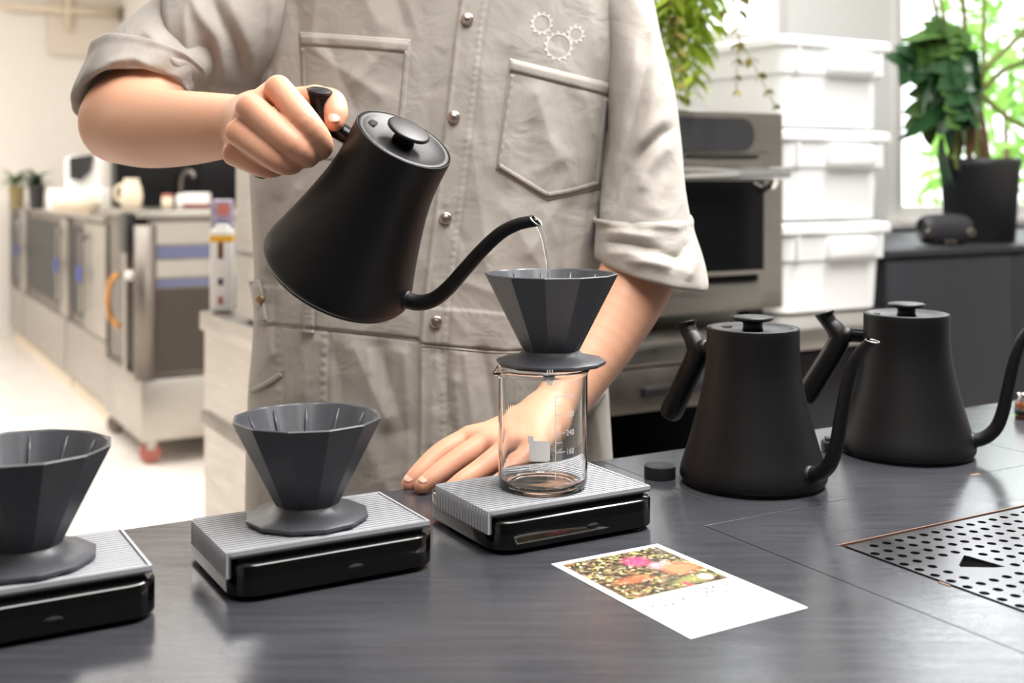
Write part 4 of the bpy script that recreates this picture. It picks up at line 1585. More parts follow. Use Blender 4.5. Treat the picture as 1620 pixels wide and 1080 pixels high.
secRc = []
for (x, y, d, v1, v2) in ((236, 108, 1.262, (82, 8), 0.064), (222, 126, 1.252, (86, -6), 0.064), (208, 148, 1.243, (88, -16), 0.060), (205, 156, 1.240, (85, -18), 0.056), (208, 152, 1.242, (76, -17), 0.050), (216, 138, 1.248, (70, -12), 0.046)):
    secRc.append((P(x, y, d), pv(v1[0], v1[1], d), Vector((0, -v2, 0.026))))
strRc = [([(145, 125), (175, 100), (215, 90)], 6, 7), ([(138, 150), (165, 122), (205, 106)], -5, 6), ([(170, 112), (200, 102), (235, 106)], -4, 6), ([(210, 92), (255, 112)], 5, 7), ([(232, 102), (266, 124)], -5, 6), ([(132, 165), (155, 142), (185, 128)], 5, 6)]
sleeve('sleeve_cuff', secRc, relief=reliefRc, strokes=strRc)


# things sewn on the front: drawn as strips and patches that follow the cloth
def patch(name, poly, off, mt, parent=cov, nx=40, ny=40, thick=0.0016, puff=0.0, tip=None):
    """four-sided patch given by photo corners tl, tr, br, bl"""
    tl, tr, br, bl = [np.array(q, float) for q in poly]
    V, F = [], []
    for i in range(ny + 1):
        for j in range(nx + 1):
            s, t = j / nx, i / ny
            low = bl * (1 - s) + br * s
            if tip is not None:
                low = bl * (1 - 2 * s) + np.array(tip) * 2 * s if s < 0.5 else np.array(tip) * (2 - 2 * s) + br * (2 * s - 1)
            q = (tl * (1 - s) + tr * s) * (1 - t) + low * t
            ed = min(s * nx, (1 - s) * nx, t * ny, (1 - t) * ny)
            V.append(on_front(q[0], q[1], off + puff * (1 - math.exp(-ed / 3.0)) - 0.0006 * math.exp(-ed)))
    for i in range(ny):
        for j in range(nx):
            F.append((i * (nx + 1) + j, (i + 1) * (nx + 1) + j, (i + 1) * (nx + 1) + j + 1, i * (nx + 1) + j + 1))
    o = mesh_obj(name, V, F, mt, parent)
    md_ = o.modifiers.new('cloth', 'SOLIDIFY')
    md_.thickness, md_.offset = thick, -1
    return o


def strip(name, pts, w, off, mt, parent, pucker=0.0, thick=0.0006):
    """narrow band through photo points"""
    q = catmull([np.array(p_, float) for p_ in pts], 14)
    V, F = [], []
    for i, c in enumerate(q):
        t = q[min(i + 1, len(q) - 1)] - q[max(i - 1, 0)]
        nrm = np.array([-t[1], t[0]]) / (np.linalg.norm(t) + 1e-9)
        for j in range(4):
            o_ = (-1 + 2 * j / 3) * w / 2
            b_ = off + (0.00035 if j in (1, 2) else 0) + pucker * math.sin(i * 1.35) * (1 if j in (1, 2) else 0.3)
            V.append(on_front(c[0] + nrm[0] * o_, c[1] + nrm[1] * o_, b_))
    for i in range(len(q) - 1):
        for j in range(3):
            F.append((i * 4 + j, i * 4 + j + 1, (i + 1) * 4 + j + 1, (i + 1) * 4 + j))
    o = mesh_obj(name, V, F, mt, parent)
    md_ = o.modifiers.new('cloth', 'SOLIDIFY')
    md_.thickness, md_.offset = thick, 0
    return o


pk_l = patch('chest_pocket', [(472, 50), (650, 62), (634, 262), (486, 250)], 0.0012, M_cloth, nx=54, ny=54, puff=0.0012)
strip('pocket_hem', [(475, 63), (530, 66), (600, 71), (646, 75)], 17, 0.0027, M_cloth2, cov, 0.0003)
strip('seam', [(643, 80), (638, 140), (632, 200), (628, 256)], 6, 0.0025, M_cloth2, cov, 0.0003)
strip('seam', [(479, 76), (481, 140), (484, 200)], 6, 0.0025, M_cloth2, cov, 0.0003)
patch('chest_pocket', [(806, 92), (968, 132), (950, 300), (784, 268)], 0.0012, M_cloth, nx=60, ny=60, puff=0.0012, tip=(866, 318))
strip('pocket_hem', [(808, 104), (860, 117), (920, 132), (964, 143)], 17, 0.0027, M_cloth2, cov, 0.0002)
strip('seam', [(811, 118), (805, 160), (797, 215), (790, 262)], 6, 0.0025, M_cloth2, cov, 0.0003)
strip('seam', [(960, 156), (955, 200), (950, 250), (945, 292)], 6, 0.0025, M_cloth2, cov, 0.0003)
strip('seam', [(790, 262), (826, 284), (866, 308)], 7, 0.0027, M_cloth2, cov, 0.0003)
strip('seam', [(866, 308), (905, 301), (945, 290)], 7, 0.0027, M_cloth2, cov, 0.0003)
strip('armhole_seam', [(438, -20), (436, 20), (430, 60), (422, 100), (412, 130)], 8, 0.003, M_cloth2, cov, 0.0003)
strip('belt_loop', [(489, 476), (488, 500), (487, 527)], 18, 0.0042, M_cloth2, cov, 0.0002, 0.002)
strip('waist_piping', [(405, 513), (450, 516), (560, 526), (660, 538)], 3, 0.0007, M_cloth2, cov, 0.0)
strip('waist_piping', [(668, 546), (730, 552), (800, 557), (900, 553), (950, 549)], 3, 0.0007, M_cloth2, cov, 0.0)
strip('side_tab', [(402, 444), (408, 470), (414, 508)], 16, 0.006, M_cloth2, cov, 0.0005, 0.002)
strip('hip_pocket_edge', [(396, 618), (412, 612), (430, 602), (444, 592)], 8, 0.0022, M_cloth2, cov, 0.0, 0.002)
strip('hip_pocket_edge', [(928, 660), (942, 640), (955, 620)], 8, 0.0022, M_cloth2, cov, 0.0, 0.002)

# snap buttons
for bx_, by_ in ((739, 30), (718, 185), (705, 345), (690, 509)):
    c_ = on_front(bx_, by_, 0.0008)
    v, f = rot_lathe([(0.0066, -0.001), (0.0067, 0.0012), (0.0060, 0.0026), (0.0045, 0.0034), (0.0040, 0.0031), (0.0034, 0.0034), (0.0001, 0.0038)], 28)
    Mb = Matrix.Translation(c_) @ Vector((0.05, -1, 0.12)).to_track_quat('Z', 'Y').to_matrix().to_4x4()
    mesh_obj('snap_button', *xf((v, f), Mb), M_snap, cov)
c_ = on_front(412, 474, 0.009)
v, f = rot_lathe([(0.0060, -0.001), (0.0060, 0.0015), (0.0042, 0.0028), (0.0001, 0.003)], 24)
mesh_obj('side_button', *xf((v, f), Matrix.Translation(c_) @ Vector((-0.5, -1, 0)).to_track_quat('Z', 'Y').to_matrix().to_4x4()), M_rivet, cov)

# printed emblem: three linked gear outlines
for gx, gy, gr, nt_ in ((857, 37, 15, 12), (884, 73, 20, 14), (911, 54, 11.5, 10)):
    V, F = [], []
    K = nt_ * 8
    for k in range(K):
        a = 2 * math.pi * k / K
        tooth = 1 if (k % 8) in (2, 3, 4, 5) else 0
        for rr in (gr - 2.3, gr + (3.2 if tooth else 0.0)):
            V.append(on_front(gx + rr * math.cos(a), gy + rr * math.sin(a) * 1.02, 0.0004))
    for k in range(K):
        k2 = (k + 1) % K
        F.append((2 * k, 2 * k2, 2 * k2 + 1, 2 * k + 1))
    o = mesh_obj('gear_emblem', V, F, M_embl, cov)
    o['label'] = 'pale printed gear outline'

# collar flaps, trouser legs, shoes
V, F = [], []
cl = [((-0.165, 1.33, 1.455), (-0.150, 1.285, 1.415)), ((-0.135, 1.300, 1.450), (-0.118, 1.255, 1.405)), ((-0.105, 1.285, 1.435), (-0.085, 1.240, 1.392)), ((-0.070, 1.280, 1.415), (-0.060, 1.240, 1.395))]
cr_ = [((-0.005, 1.33, 1.455), (0.005, 1.285, 1.415)), ((-0.028, 1.300, 1.450), (-0.022, 1.258, 1.408)), ((-0.050, 1.285, 1.435), (-0.040, 1.243, 1.397)), ((-0.070, 1.280, 1.415), (-0.052, 1.240, 1.396))]
for L_ in (cl, cr_):
    V, F = [], []
    for a_, b_ in L_:
        V += [a_, b_]
    for i in range(len(L_) - 1):
        F.append((2 * i, 2 * i + 1, 2 * i + 3, 2 * i + 2))
    o = mesh_obj('collar', V, F, M_cloth, cov)
    o.modifiers.new('s', 'SUBSURF').levels = 2
    o.modifiers['s'].render_levels = 2
    md_ = o.modifiers.new('cloth', 'SOLIDIFY')
    md_.thickness = 0.003
for sx in (-1, 1):
    pts = [(-0.085 + sx * 0.085, 1.375, 0.78), (-0.085 + sx * 0.090, 1.372, 0.62), (-0.085 + sx * 0.092, 1.362, 0.45), (-0.085 + sx * 0.094, 1.375, 0.25), (-0.085 + sx * 0.095, 1.385, 0.06)]
    pth = catmull(pts, 6)
    mesh_obj('trouser_leg', *tube(pth, list(np.interp(np.linspace(0, 1, len(pth)), [0, .3, 1], [0.110, 0.092, 0.075])), 32), M_cloth, cov)
    bm = bmesh.new()
    box_bm(bm, (-0.085 + sx * 0.098, 1.335, 0.045), (0.095, 0.28, 0.09), None, 0.03, 4)
    bm_obj('shoe', bm, M_black, person, smooth=True)
# short dark hair
hv, hf = rot_lathe([(0.080, 0.0), (0.084, 0.03), (0.078, 0.065), (0.055, 0.092), (0.025, 0.104), (0.001, 0.106)], 32, True, True)
mesh_obj('hair', [(x * 0.98 - 0.075, y * 1.22 + 1.378, z + 1.678) for x, y, z in hv], hf, mat('hair_black', srgb(24, 20, 18), 0.5), person)
# ------------------------------------------------------------------ behind the barista, right: work counter, oven, bins
bc = empty('work_counter', TF(1.5, 2.3, 0))
tag(bc, 'stainless steel work counter behind the person, carrying the oven and bins', 'counter')
ebox('worktop', 0.765, 2.24, 1.85, 2.85, 0.825, 0.87, M_steel, bc, 0.004)
ebox('end_panel', 0.775, 0.795, 1.88, 2.84, 0.08, 0.825, M_steel, bc)
ebox('end_rail', 0.765, 0.777, 1.88, 2.84, 0.60, 0.63, M_steeld, bc, 0.003)
ebox('back_panel', 0.80, 2.23, 2.60, 2.62, 0.05, 0.825, M_dark, bc)
ebox('shelf', 0.80, 2.23, 1.95, 2.60, 0.30, 0.33, M_dark, bc)
ebox('drawer_front', 1.28, 1.62, 1.853, 1.875, 0.735, 0.82, M_steeld, bc, 0.003)
ebox('drawer_pull', 1.36, 1.52, 1.835, 1.853, 0.765, 0.785, M_black, bc, 0.003)
for e in (0.85, 1.22, 1.66, 2.20):
    ebox('leg', e, e + 0.045, 1.89, 1.935, 0.0, 0.825, M_blackm, bc)
fr = empty('undercounter_fridge', TF(1.9, 2.2, 0.05))
tag(fr, 'black cabinet unit standing under the work counter', 'cabinet')
ebox('carcass', 1.72, 2.18, 1.97, 2.55, 0.335, 0.81, M_blackm, fr, 0.004)
ebox('door', 1.73, 2.17, 1.95, 1.969, 0.345, 0.80, M_blackm, fr, 0.004)
ebox('handle', 1.76, 1.775, 1.93, 1.95, 0.55, 0.75, M_steeld, fr, 0.003)

ov = empty('oven', TF(1.52, 2.2, 0.87))
tag(ov, 'stainless countertop oven with a black control panel and bar handle', 'oven')
N0 = 1.95
ebox('casing', 1.20, 1.823, N0, 2.52, 0.905, 1.337, M_steel, ov, 0.006)
for e in (1.25, 1.77):
    for n in (2.0, 2.46):
        ebox('foot', e - 0.02, e + 0.02, n - 0.02, n + 0.02, 0.87, 0.905, M_black, ov)
# control panel with a rounded end
pl = rrect(1.20, 1.733, 1.252, 1.322, 0.033, 8)
V, F = stack_poly([(pl, 0), (pl, 0.006)])
mesh_obj('control_panel', [TF(a, N0 - c, b) for a, b, c in V], F, M_screen, ov, smooth=False)
ebox('door_frame', 1.20, 1.748, N0 - 0.022, N0, 0.985, 1.232, M_steel, ov, 0.004)
ebox('door_glass', 1.20, 1.742, N0 - 0.026, N0 - 0.021, 0.995, 1.188, M_ovenglass, ov)
ebox('vent_strip', 1.55, 1.742, N0 - 0.008, N0, 1.236, 1.244, M_dark, ov)
hb = mesh_obj('door_handle', *tube([TF(1.16, 1.875, 1.204), TF(1.45, 1.875, 1.204), TF(1.762, 1.875, 1.204)], 0.0135, 20), M_chrome, ov)
mesh_obj('handle_bracket', *tube(catmull([TF(1.735, 1.878, 1.198), TF(1.742, 1.895, 1.178), TF(1.744, 1.93, 1.165)], 5), 0.009, 12), M_chrome, ov)
ebox('lower_gap', 1.20, 1.745, N0 - 0.004, N0, 0.968, 0.984, M_dark, ov)
ebox('lower_panel', 1.20, 1.745, N0 - 0.014, N0, 0.908, 0.966, M_steel, ov, 0.003)


def bin_(z0, label):
    r = empty('storage_bin', TF(2.05, 2.3, z0))
    tag(r, label, 'storage bin', 'white plastic bins stacked on the work counter')
    e0, e1, n0, n1, h = 1.885, 2.252, 2.02, 2.60, 0.218

    def ring(ins, z):
        return (rrect(e0 + ins, e1 - ins, n0 + ins, n1 - ins, 0.03, 6), z)
    V, F = stack_poly([ring(0.032, z0 + 0.004), ring(0.026, z0 + 0.008), ring(0.020, z0 + h * 0.58), ring(0.012, z0 + h * 0.60), ring(0.006, z0 + h - 0.028), ring(0.004, z0 + h - 0.026)])
    o = mesh_obj('tub', [TF(*v) for v in V], F, M_bin, r)
    o.data.set_sharp_from_angle(angle=math.radians(30))
    V, F = stack_poly([ring(-0.002, z0 + h - 0.026), ring(-0.004, z0 + h - 0.024), ring(-0.004, z0 + h - 0.008), ring(0.004, z0 + h - 0.002), ring(0.02, z0 + h)])
    o = mesh_obj('lid', [TF(*v) for v in V], F, M_bin, r)
    o.data.set_sharp_from_angle(angle=math.radians(30))
    ebox('grip', 2.03, 2.18, 2.006, 2.034, z0 + h - 0.085, z0 + h - 0.035, M_bin, r, 0.008, 3)
    for e in (1.93, 2.20):
        ebox('rib', e, e + 0.006, 2.014, 2.032, z0 + h * 0.60, z0 + h - 0.03, M_bin, r)
    return r


bin_(0.870, 'white lidded plastic bin, lowest of the stack beside the oven')
bin_(1.090, 'white lidded plastic bin, second from the bottom of the stack beside the oven')
bin_(1.310, 'white lidded plastic bin, topmost of the stack beside the oven')

# black cabinet with the plant and the small speaker
cb_ = empty('black_cabinet', TF(3.1, 2.35, 0))
tag(cb_, 'matte black cabinet below the potted plant', 'cabinet')
ebox('carcass', 2.27, 4.2, 2.075, 2.72, 0.06, 0.995, M_blackm, cb_)
ebox('top', 2.262, 4.21, 2.055, 2.73, 0.995, 1.012, M_blackm, cb_, 0.003)
for i in range(4):
    ebox('door', 2.272 + 0.482 * i, 2.272 + 0.482 * (i + 1) - 0.004, 2.06, 2.074, 0.07, 0.985, M_blackm, cb_, 0.003)
    ebox('plinth', 2.30 + 0.48 * i, 2.30 + 0.48 * i + 0.4, 2.10, 2.70, 0.0, 0.06, M_dark, cb_)
spk = P(1494, 372, 3.16)
spk = Vector((spk.x, spk.y, 1.012))
sp_ = empty('portable_speaker', spk)
tag(sp_, 'small rounded black portable speaker beside the plant pot', 'speaker')
Me = Matrix.Translation(spk) @ Matrix.Rotation(math.radians(12), 4, 'Z')
V, F = [], []
for i in range(17):
    x = -0.072 + 0.144 * i / 16
    k = (1 - abs(2 * i / 16 - 1) ** 4) ** 0.5
    rr = 0.030 + 0.012 * k
    pts = [(0.75 * rr * math.cos(a), 0.043 + rr * math.sin(a)) for a in np.linspace(0, 2 * math.pi, 24, endpoint=False)]
    V += [Me @ Vector((x, p_[0], max(0.0005, p_[1]))) for p_ in pts]
for i in range(16):
    for k in range(24):
        k2 = (k + 1) % 24
        F.append((i * 24 + k, i * 24 + k2, (i + 1) * 24 + k2, (i + 1) * 24 + k))
F += [tuple(range(24)), tuple(reversed(range(16 * 24, 17 * 24)))]
mesh_obj('shell', V, F, M_pot, sp_)
for x in (-0.062, 0.060):
    v, f = rot_lathe([(0.013, -0.002), (0.013, 0.003), (0.011, 0.004), (0.0001, 0.0045)], 24)
    mesh_obj('knob', *xf((v, f), Me @ Matrix.Translation((x, -0.031, 0.035)) @ Matrix.Rotation(math.pi / 2, 4, 'X')), M_steeld, sp_)
bm = bmesh.new()
box_bm(bm, (0, -0.028, 0.010), (0.035, 0.012, 0.012), Me, 0.003)
bm_obj('badge', bm, M_steeld, sp_)


def leaf(L, W, droop=0.3, fold_=0.25, n=9, lobes=0, seed=0):
    """leaf blade along +x; optional finger lobes"""
    rs = random.Random(seed)
    parts = []

    def blade(L, W, bend, off=Vector((0, 0, 0)), ang=0.0):
        V, F = [], []
        R = Matrix.Rotation(ang, 3, 'Z')
        for i in range(n):
            t = i / (n - 1)
            w = W * math.sin(math.pi * min(1, t * 0.93 + 0.05)) ** 0.75 * (1 - 0.25 * t)
            z = -bend * L * t * t
            for j, s in enumerate((-1, 0, 1)):
                V.append(R @ Vector((t * L, s * w / 2, z + abs(s) * fold_ * w * 0.5)) + off)
        for i in range(n - 1):
            for j in range(2):
                F.append((i * 3 + j, i * 3 + j + 1, (i + 1) * 3 + j + 1, (i + 1) * 3 + j))
        return V, F
    parts.append(blade(L, W * (0.5 if lobes else 1), droop))
    for k in range(lobes):
        t = 0.12 + 0.72 * k / max(1, lobes - 1)
        for s in (-1, 1):
            l2 = L * 0.55 * (1 - 0.45 * abs(t - 0.35)) * rs.uniform(0.85, 1.1)
            parts.append(blade(l2, W * 0.26, droop * 0.8, Vector((t * L, 0, -droop * L * t * t)), s * math.radians(72 - 34 * t)))
    return merge(*parts)


def place(vf, loc, dirv, roll=0.0):
    q = Vector(dirv).normalized().to_track_quat('X', 'Z').to_matrix().to_4x4()
    return xf(vf, Matrix.Translation(loc) @ q @ Matrix.Rotation(roll, 4, 'X'))


# potted plant
DP = 3.36
pc = P(1550, 300, DP)
pot0 = Vector((pc.x, pc.y, 1.012))
plant = empty('potted_plant', pot0)
tag(plant, 'large leafy plant in a black pot on the black cabinet', 'plant')
mesh_obj('pot', *rot_lathe([(0.085, 0), (0.095, 0.003), (0.108, 0.215), (0.112, 0.217), (0.112, 0.238), (0.104, 0.238), (0.102, 0.205), (0.0001, 0.205)], 48), M_pot, plant, local=True)
mesh_obj('soil', *rot_lathe([(0.1015, 0.206), (0.06, 0.222), (0.0001, 0.228)], 32), M_soil, plant, local=True)
stems = [[(1515, 268), (1512, 210), (1508, 140), (1500, 60), (1478, -40)], [(1530, 268), (1540, 200), (1532, 130), (1526, 40), (1522, -50)],
         [(1548, 268), (1545, 200), (1555, 120), (1556, 40), (1560, -60)], [(1535, 262), (1522, 190), (1495, 120), (1490, 60), (1472, -20)],
         [(1556, 110), (1600, 70), (1640, 30), (1680, 10)], [(1556, 140), (1590, 110), (1640, 90), (1680, 60)], [(1552, 150), (1600, 190), (1650, 215)]]
for i, s_ in enumerate(stems):
    pth = catmull([tuple(P(x, y, DP - 0.06 + 0.03 * (i % 4))) for x, y in s_], 6)
    mesh_obj('stem', *tube(pth, list(np.linspace(0.009, 0.006, len(pth))), 10), M_bark if i in (1, 3) else M_stem, plant)
for i, s_ in enumerate([[(1556, 262), (1548, 215), (1535, 165)], [(1500, 262), (1510, 215), (1525, 160)], [(1565, 260), (1556, 200), (1544, 150)], [(1512, 264), (1520, 230), (1516, 190)], [(1540, 262), (1530, 225), (1536, 185)]]):
    pth = catmull([tuple(P(x, y, DP - 0.03 * i + 0.05)) for x, y in s_], 6)
    mesh_obj('aerial_root', *tube(pth, 0.008, 8), M_bark, plant)
lv_ = [((1500, 60), (1440, 40), 0), ((1495, 80), (1440, 95), 1), ((1498, 95), (1435, 165), 0), ((1500, 110), (1470, 200), 1), ((1505, 60), (1530, 110), 1), ((1510, 100), (1545, 170), 1),
       ((1500, 50), (1470, 75), 1), ((1505, 130), (1495, 230), 0), ((1512, 70), (1480, 130), 1), ((1492, 150), (1432, 185), 0), ((1500, 160), (1452, 215), 0), ((1520, 90), (1560, 130), 1),
       ((1505, 40), (1525, 80), 1), ((1490, 215), (1492, 335), 2), ((1495, 60), (1455, 110), 1), ((1515, 130), (1535, 190), 1), ((1500, 90), (1500, 180), 1), ((1640, 60), (1600, 100), 0), ((1660, 120), (1600, 135), 0)]
for i, (a_, b_, k_) in enumerate(lv_):
    A_, B_ = P(a_[0], a_[1], DP - 0.08 + 0.02 * (i % 5)), P(b_[0], b_[1], DP - 0.20 + 0.05 * (i % 5))
    dv = B_ - A_
    vf = leaf(dv.length, (0.05, 0.24, 0.055)[k_] if k_ != 0 else 0.05, 0.30, 0.25, lobes=(0, 4, 0)[k_], seed=i)
    mesh_obj('leaf', *place(vf, A_, dv, random.uniform(-1.6, 1.6)), M_leaf if i % 3 else M_leaf2, plant)

# fern hanging in front of the high window
DF = 2.52
fern = empty('hanging_fern', P(1048, -150, DF))
tag(fern, 'yellow-green fern hanging in front of the bright window above the oven', 'plant')
hp_ = P(1048, -150, DF)
mesh_obj('hanging_pot', *rot_lathe([(0.07, 0), (0.085, 0.005), (0.10, 0.15), (0.105, 0.16), (0.098, 0.16), (0.0001, 0.145)], 36), M_white, fern, local=True)
for sx in (-1, 1):
    mesh_obj('cord', *tube([hp_ + Vector((sx * 0.09, 0, 0.15)), hp_ + Vector((0, 0, 0.9))], 0.002, 6), M_white, fern)
rs = random.Random(11)
fr_ends = [(1030, 100), (1045, 160), (1060, 120), (1080, 80), (1092, 50), (1105, 150), (1120, 20), (1100, 90), (1065, 40), (1085, 158), (1130, 40), (1075, 15), (1110, 110), (1050, 60), (1165, 145), (1226, 168), (1095, 120), (1040, 30), (1070, 150), (1090, 30), (1105, 60), (1055, 90), (1035, 140), (1110, 5), (1080, 120), (1060, 10), (1098, 145)]
for i, (x, y) in enumerate(fr_ends):
    d_ = DF + rs.uniform(-0.16, 0.10)
    A_, B_ = hp_ + Vector((rs.uniform(-.05, .06), rs.uniform(-.05, .05), 0.15)), P(x, y, d_)
    mid = A_.lerp(B_, 0.45) + Vector((0.05 * rs.uniform(-1, 1.5), 0, 0.05))
    pth = [Vector(q) for q in catmull([tuple(A_), tuple(mid), tuple(B_)], 11)]
    parts = [tube(pth, list(np.linspace(0.003, 0.001, len(pth))), 6)]
    dry = i in (14, 15, 9)
    for k in range(3, len(pth)):
        t = (pth[min(k + 1, len(pth) - 1)] - pth[k - 1]).normalized()
        sd = t.cross(Vector((rs.uniform(-.4, .4), -1, rs.uniform(-.3, .3)))).normalized()
        Lf = (0.105 if not dry else 0.035) * math.sin(math.pi * (0.12 + 0.80 * k / len(pth)))
        for s in (-1, 1):
            parts.append(place(leaf(Lf, 0.026, 0.25, 0.1, 5), pth[k], sd * s + t * 0.55 + Vector((0, 0, -0.25)), rs.uniform(-.6, .6)))
    mesh_obj('frond', *merge(*parts), M_fernd if dry else M_fern, fern)

# greenery outside the tall window
for j, (e_, n_, h_, lab) in enumerate(((4.95, 3.75, 1.95, 'bright green shrub outside the window at the right edge'), (5.6, 4.4, 2.3, 'taller pale green shrub farther outside the right window'))):
    sh = empty('outdoor_shrub', TF(e_, n_, 0))
    tag(sh, lab, 'shrub')
    V, F = tube([TF(e_, n_, 0), TF(e_ + .05, n_, 0.6), TF(e_, n_, h_ * 0.8)], [0.03, 0.025, 0.012], 8)
    mesh_obj('stem', V, F, M_bark, sh)
    parts = []
    rs = random.Random(20 + j)
    for k in range(380):
        a, zz = rs.uniform(0, 2 * math.pi), rs.uniform(0.35, h_)
        r_ = 0.36 * rs.uniform(0.3, 1) * math.sin(math.pi * min(0.98, max(0.1, (zz - 0.2) / h_))) + 0.05
        c_ = TF(e_ + r_ * math.cos(a), n_ + r_ * math.sin(a), zz)
        parts.append(place(leaf(0.13, 0.055, 0.3, 0.2, 5), c_, (rs.uniform(-1, 1), rs.uniform(-1, 1), rs.uniform(-0.8, 0.5)), rs.uniform(-1, 1)))
    o = mesh_obj('foliage', *merge(*parts), M_out, sh)
    o['kind'] = 'stuff'

# small sprig on the counter at the right edge
A_ = T(1598, 663)
sg = mesh_obj('leaf_sprig', *place(leaf(0.05, 0.010, 0.05, 0.2, 8), A_ + Vector((0, 0, 0.004)), (1, 0.15, 0.12)), M_leaf2)
tag(sg, 'narrow green leaf lying on the counter by the small brown bottle', 'leaf')

# ------------------------------------------------------------------ left of the barista: steel unit, bottle, far kitchen row
du = empty('steel_dishwasher', TF(0.95, 2.35, 0.87))
tag(du, 'tall stainless steel machine behind the left side of the person', 'machine')
ebox('casing', 0.785, 1.16, 1.98, 2.62, 0.88, 1.235, M_steel, du, 0.006)
ebox('side_seam', 0.783, 0.787, 2.00, 2.60, 1.02, 1.03, M_steeld, du)
for e in (0.82, 1.12):
    for n in (2.03, 2.57):
        ebox('foot', e - 0.015, e + 0.015, n - 0.015, n + 0.015, 0.87, 0.88, M_black, du)
bp = P(352, 495, 2.83)
bt = empty('white_bottle', Vector((bp.x, bp.y, 0.87)))
tag(bt, 'tall white bottle with a yellow band standing on the steel counter', 'bottle')
bm = bmesh.new()
box_bm(bm, (0, 0, 0.102), (0.052, 0.052, 0.200), None, 0.010, 3)
bm_obj('container', bm, M_white, bt, local=True, angle=40)
bm = bmesh.new()
box_bm(bm, (0, 0, 0.178), (0.0535, 0.0535, 0.030), None, 0.010, 3)
bm_obj('yellow_band', bm, M_yellow, bt, local=True)
for zz, hh, c_ in ((0.150, 0.040, M_brown), (0.075, 0.016, M_blackm), (0.030, 0.018, M_redcap)):
    bm = bmesh.new()
    box_bm(bm, (0.002, -0.0262, zz), (0.012, 0.002, hh), None)
    bm_obj('label_mark', bm, c_, bt, local=True)
bm = bmesh.new()
box_bm(bm, (0, 0, 0.206), (0.030, 0.030, 0.012), None, 0.004, 2)
bm_obj('cap', bm, M_white, bt, local=True)
# a small patterned packet behind the bottle
pp = P(352, 420, 2.97)
pkx = empty('snack_packet', Vector((pp.x, pp.y, 0.87)))
tag(pkx, 'patterned pink and blue packet standing behind the white bottle', 'packet')
bm = bmesh.new()
box_bm(bm, (0, 0, 0.135), (0.056, 0.03, 0.27), None, 0.008, 2)
bm_obj('pouch', bm, mat('packet_print', srgb(150, 140, 160), 0.5, var=(60, 0.7)), pkx, local=True)
for dz, m_ in ((0.245, M_redcap), (0.20, M_bluefilm)):
    bm = bmesh.new()
    box_bm(bm, (0.006, -0.0155, dz), (0.030, 0.002, 0.03), None)
    bm_obj('print_block', bm, m_, pkx, local=True)

# near end machine of the kitchen row
R = empty('kitchen_machine', TF(1.4, 5.3, 0))
tag(R, 'stainless steel kitchen machine on casters at the end of the row', 'machine')
E0, E1, N0, N1 = 1.09, 1.80, 4.95, 5.75
ebox('base_box', E0 + 0.0, E1, N0, N1, 0.10, 0.36, M_steel, R, 0.01)
ebox('cabinet', E0 + 0.03, E1, N0 + 0.03, N1, 0.36, 1.03, M_steeld, R, 0.008)
ebox('top_plate', E0 - 0.01, E1, N0 - 0.01, N1, 1.03, 1.06, M_steel, R, 0.005)
ebox('front_band', E0 + 0.05, E1 - 0.02, N0 + 0.026, N0 + 0.03, 0.86, 0.91, M_bluefilm, R)
ebox('front_band', E0 + 0.05, E1 - 0.02, N0 + 0.026, N0 + 0.03, 0.74, 0.77, M_bluefilm, R)
ebox('front_panel', E0 + 0.05, E1 - 0.02, N0 + 0.027, N0 + 0.031, 0.78, 0.85, M_steel, R)
ebox('front_panel', E0 + 0.05, E1 - 0.02, N0 + 0.027, N0 + 0.031, 0.92, 1.01, M_steel, R)
ebox('door_panel', E0 + 0.05, E1 - 0.02, N0 + 0.024, N0 + 0.03, 0.38, 0.73, mat('dark_door', srgb(74, 68, 62), 0.35, 0.6), R)
for e in (E0 + 0.05, E1 - 0.06):
    for n in (N0 + 0.06, N1 - 0.06):
        v, f = rot_lathe([(0.040, -0.016), (0.045, -0.010), (0.045, 0.010), (0.040, 0.016)], 20)
        mesh_obj('caster', *xf((v, f), Matrix.Translation(TF(e, n, 0.045)) @ Matrix.Rotation(math.pi / 2, 4, 'X')), M_redcap if (e < 1.2 and n < 5.1) else M_steeld, R)
        ebox('caster_fork', e - 0.02, e + 0.02, n - 0.025, n + 0.025, 0.06, 0.10, M_steel, R)
mesh_obj('corner_post', *tube([TF(E0 + 0.02, N0 + 0.02, 0.36), TF(E0 + 0.02, N0 + 0.02, 1.0)], 0.045, 16), M_steeld, R)
ebox('switch_box', E0 - 0.04, E0 + 0.03, N0 + 0.10, N0 + 0.24, 0.88, 1.05, M_black, R, 0.005)
ebox('warning_label', E0 - 0.002, E0 + 0.032, N0 + 0.055, N0 + 0.075, 0.80, 0.92, M_red, R)
v, f = rot_lathe([(0.020, -0.015), (0.022, 0), (0.018, 0.012)], 16)
mesh_obj('valve_knob', *xf((v, f), Matrix.Translation(TF(E0 - 0.03, N0 + 0.08, 0.79)) @ Matrix.Rotation(math.pi / 2, 4, 'X')), M_white, R)
mesh_obj('brass_pipe', *tube(catmull([TF(E0 - 0.04, N0 + 0.26, 0.78), TF(E0 - 0.06, N0 + 0.30, 0.76), TF(E0 - 0.07, N0 + 0.33, 0.68), TF(E0 - 0.06, N0 + 0.33, 0.60), TF(E0 - 0.03, N0 + 0.30, 0.55)], 6), 0.012, 12), M_brass, R)
ebox('side_rail', E0 + 0.0, E0 + 0.03, N0 + 0.30, N0 + 0.36, 0.36, 1.03, M_steel, R)

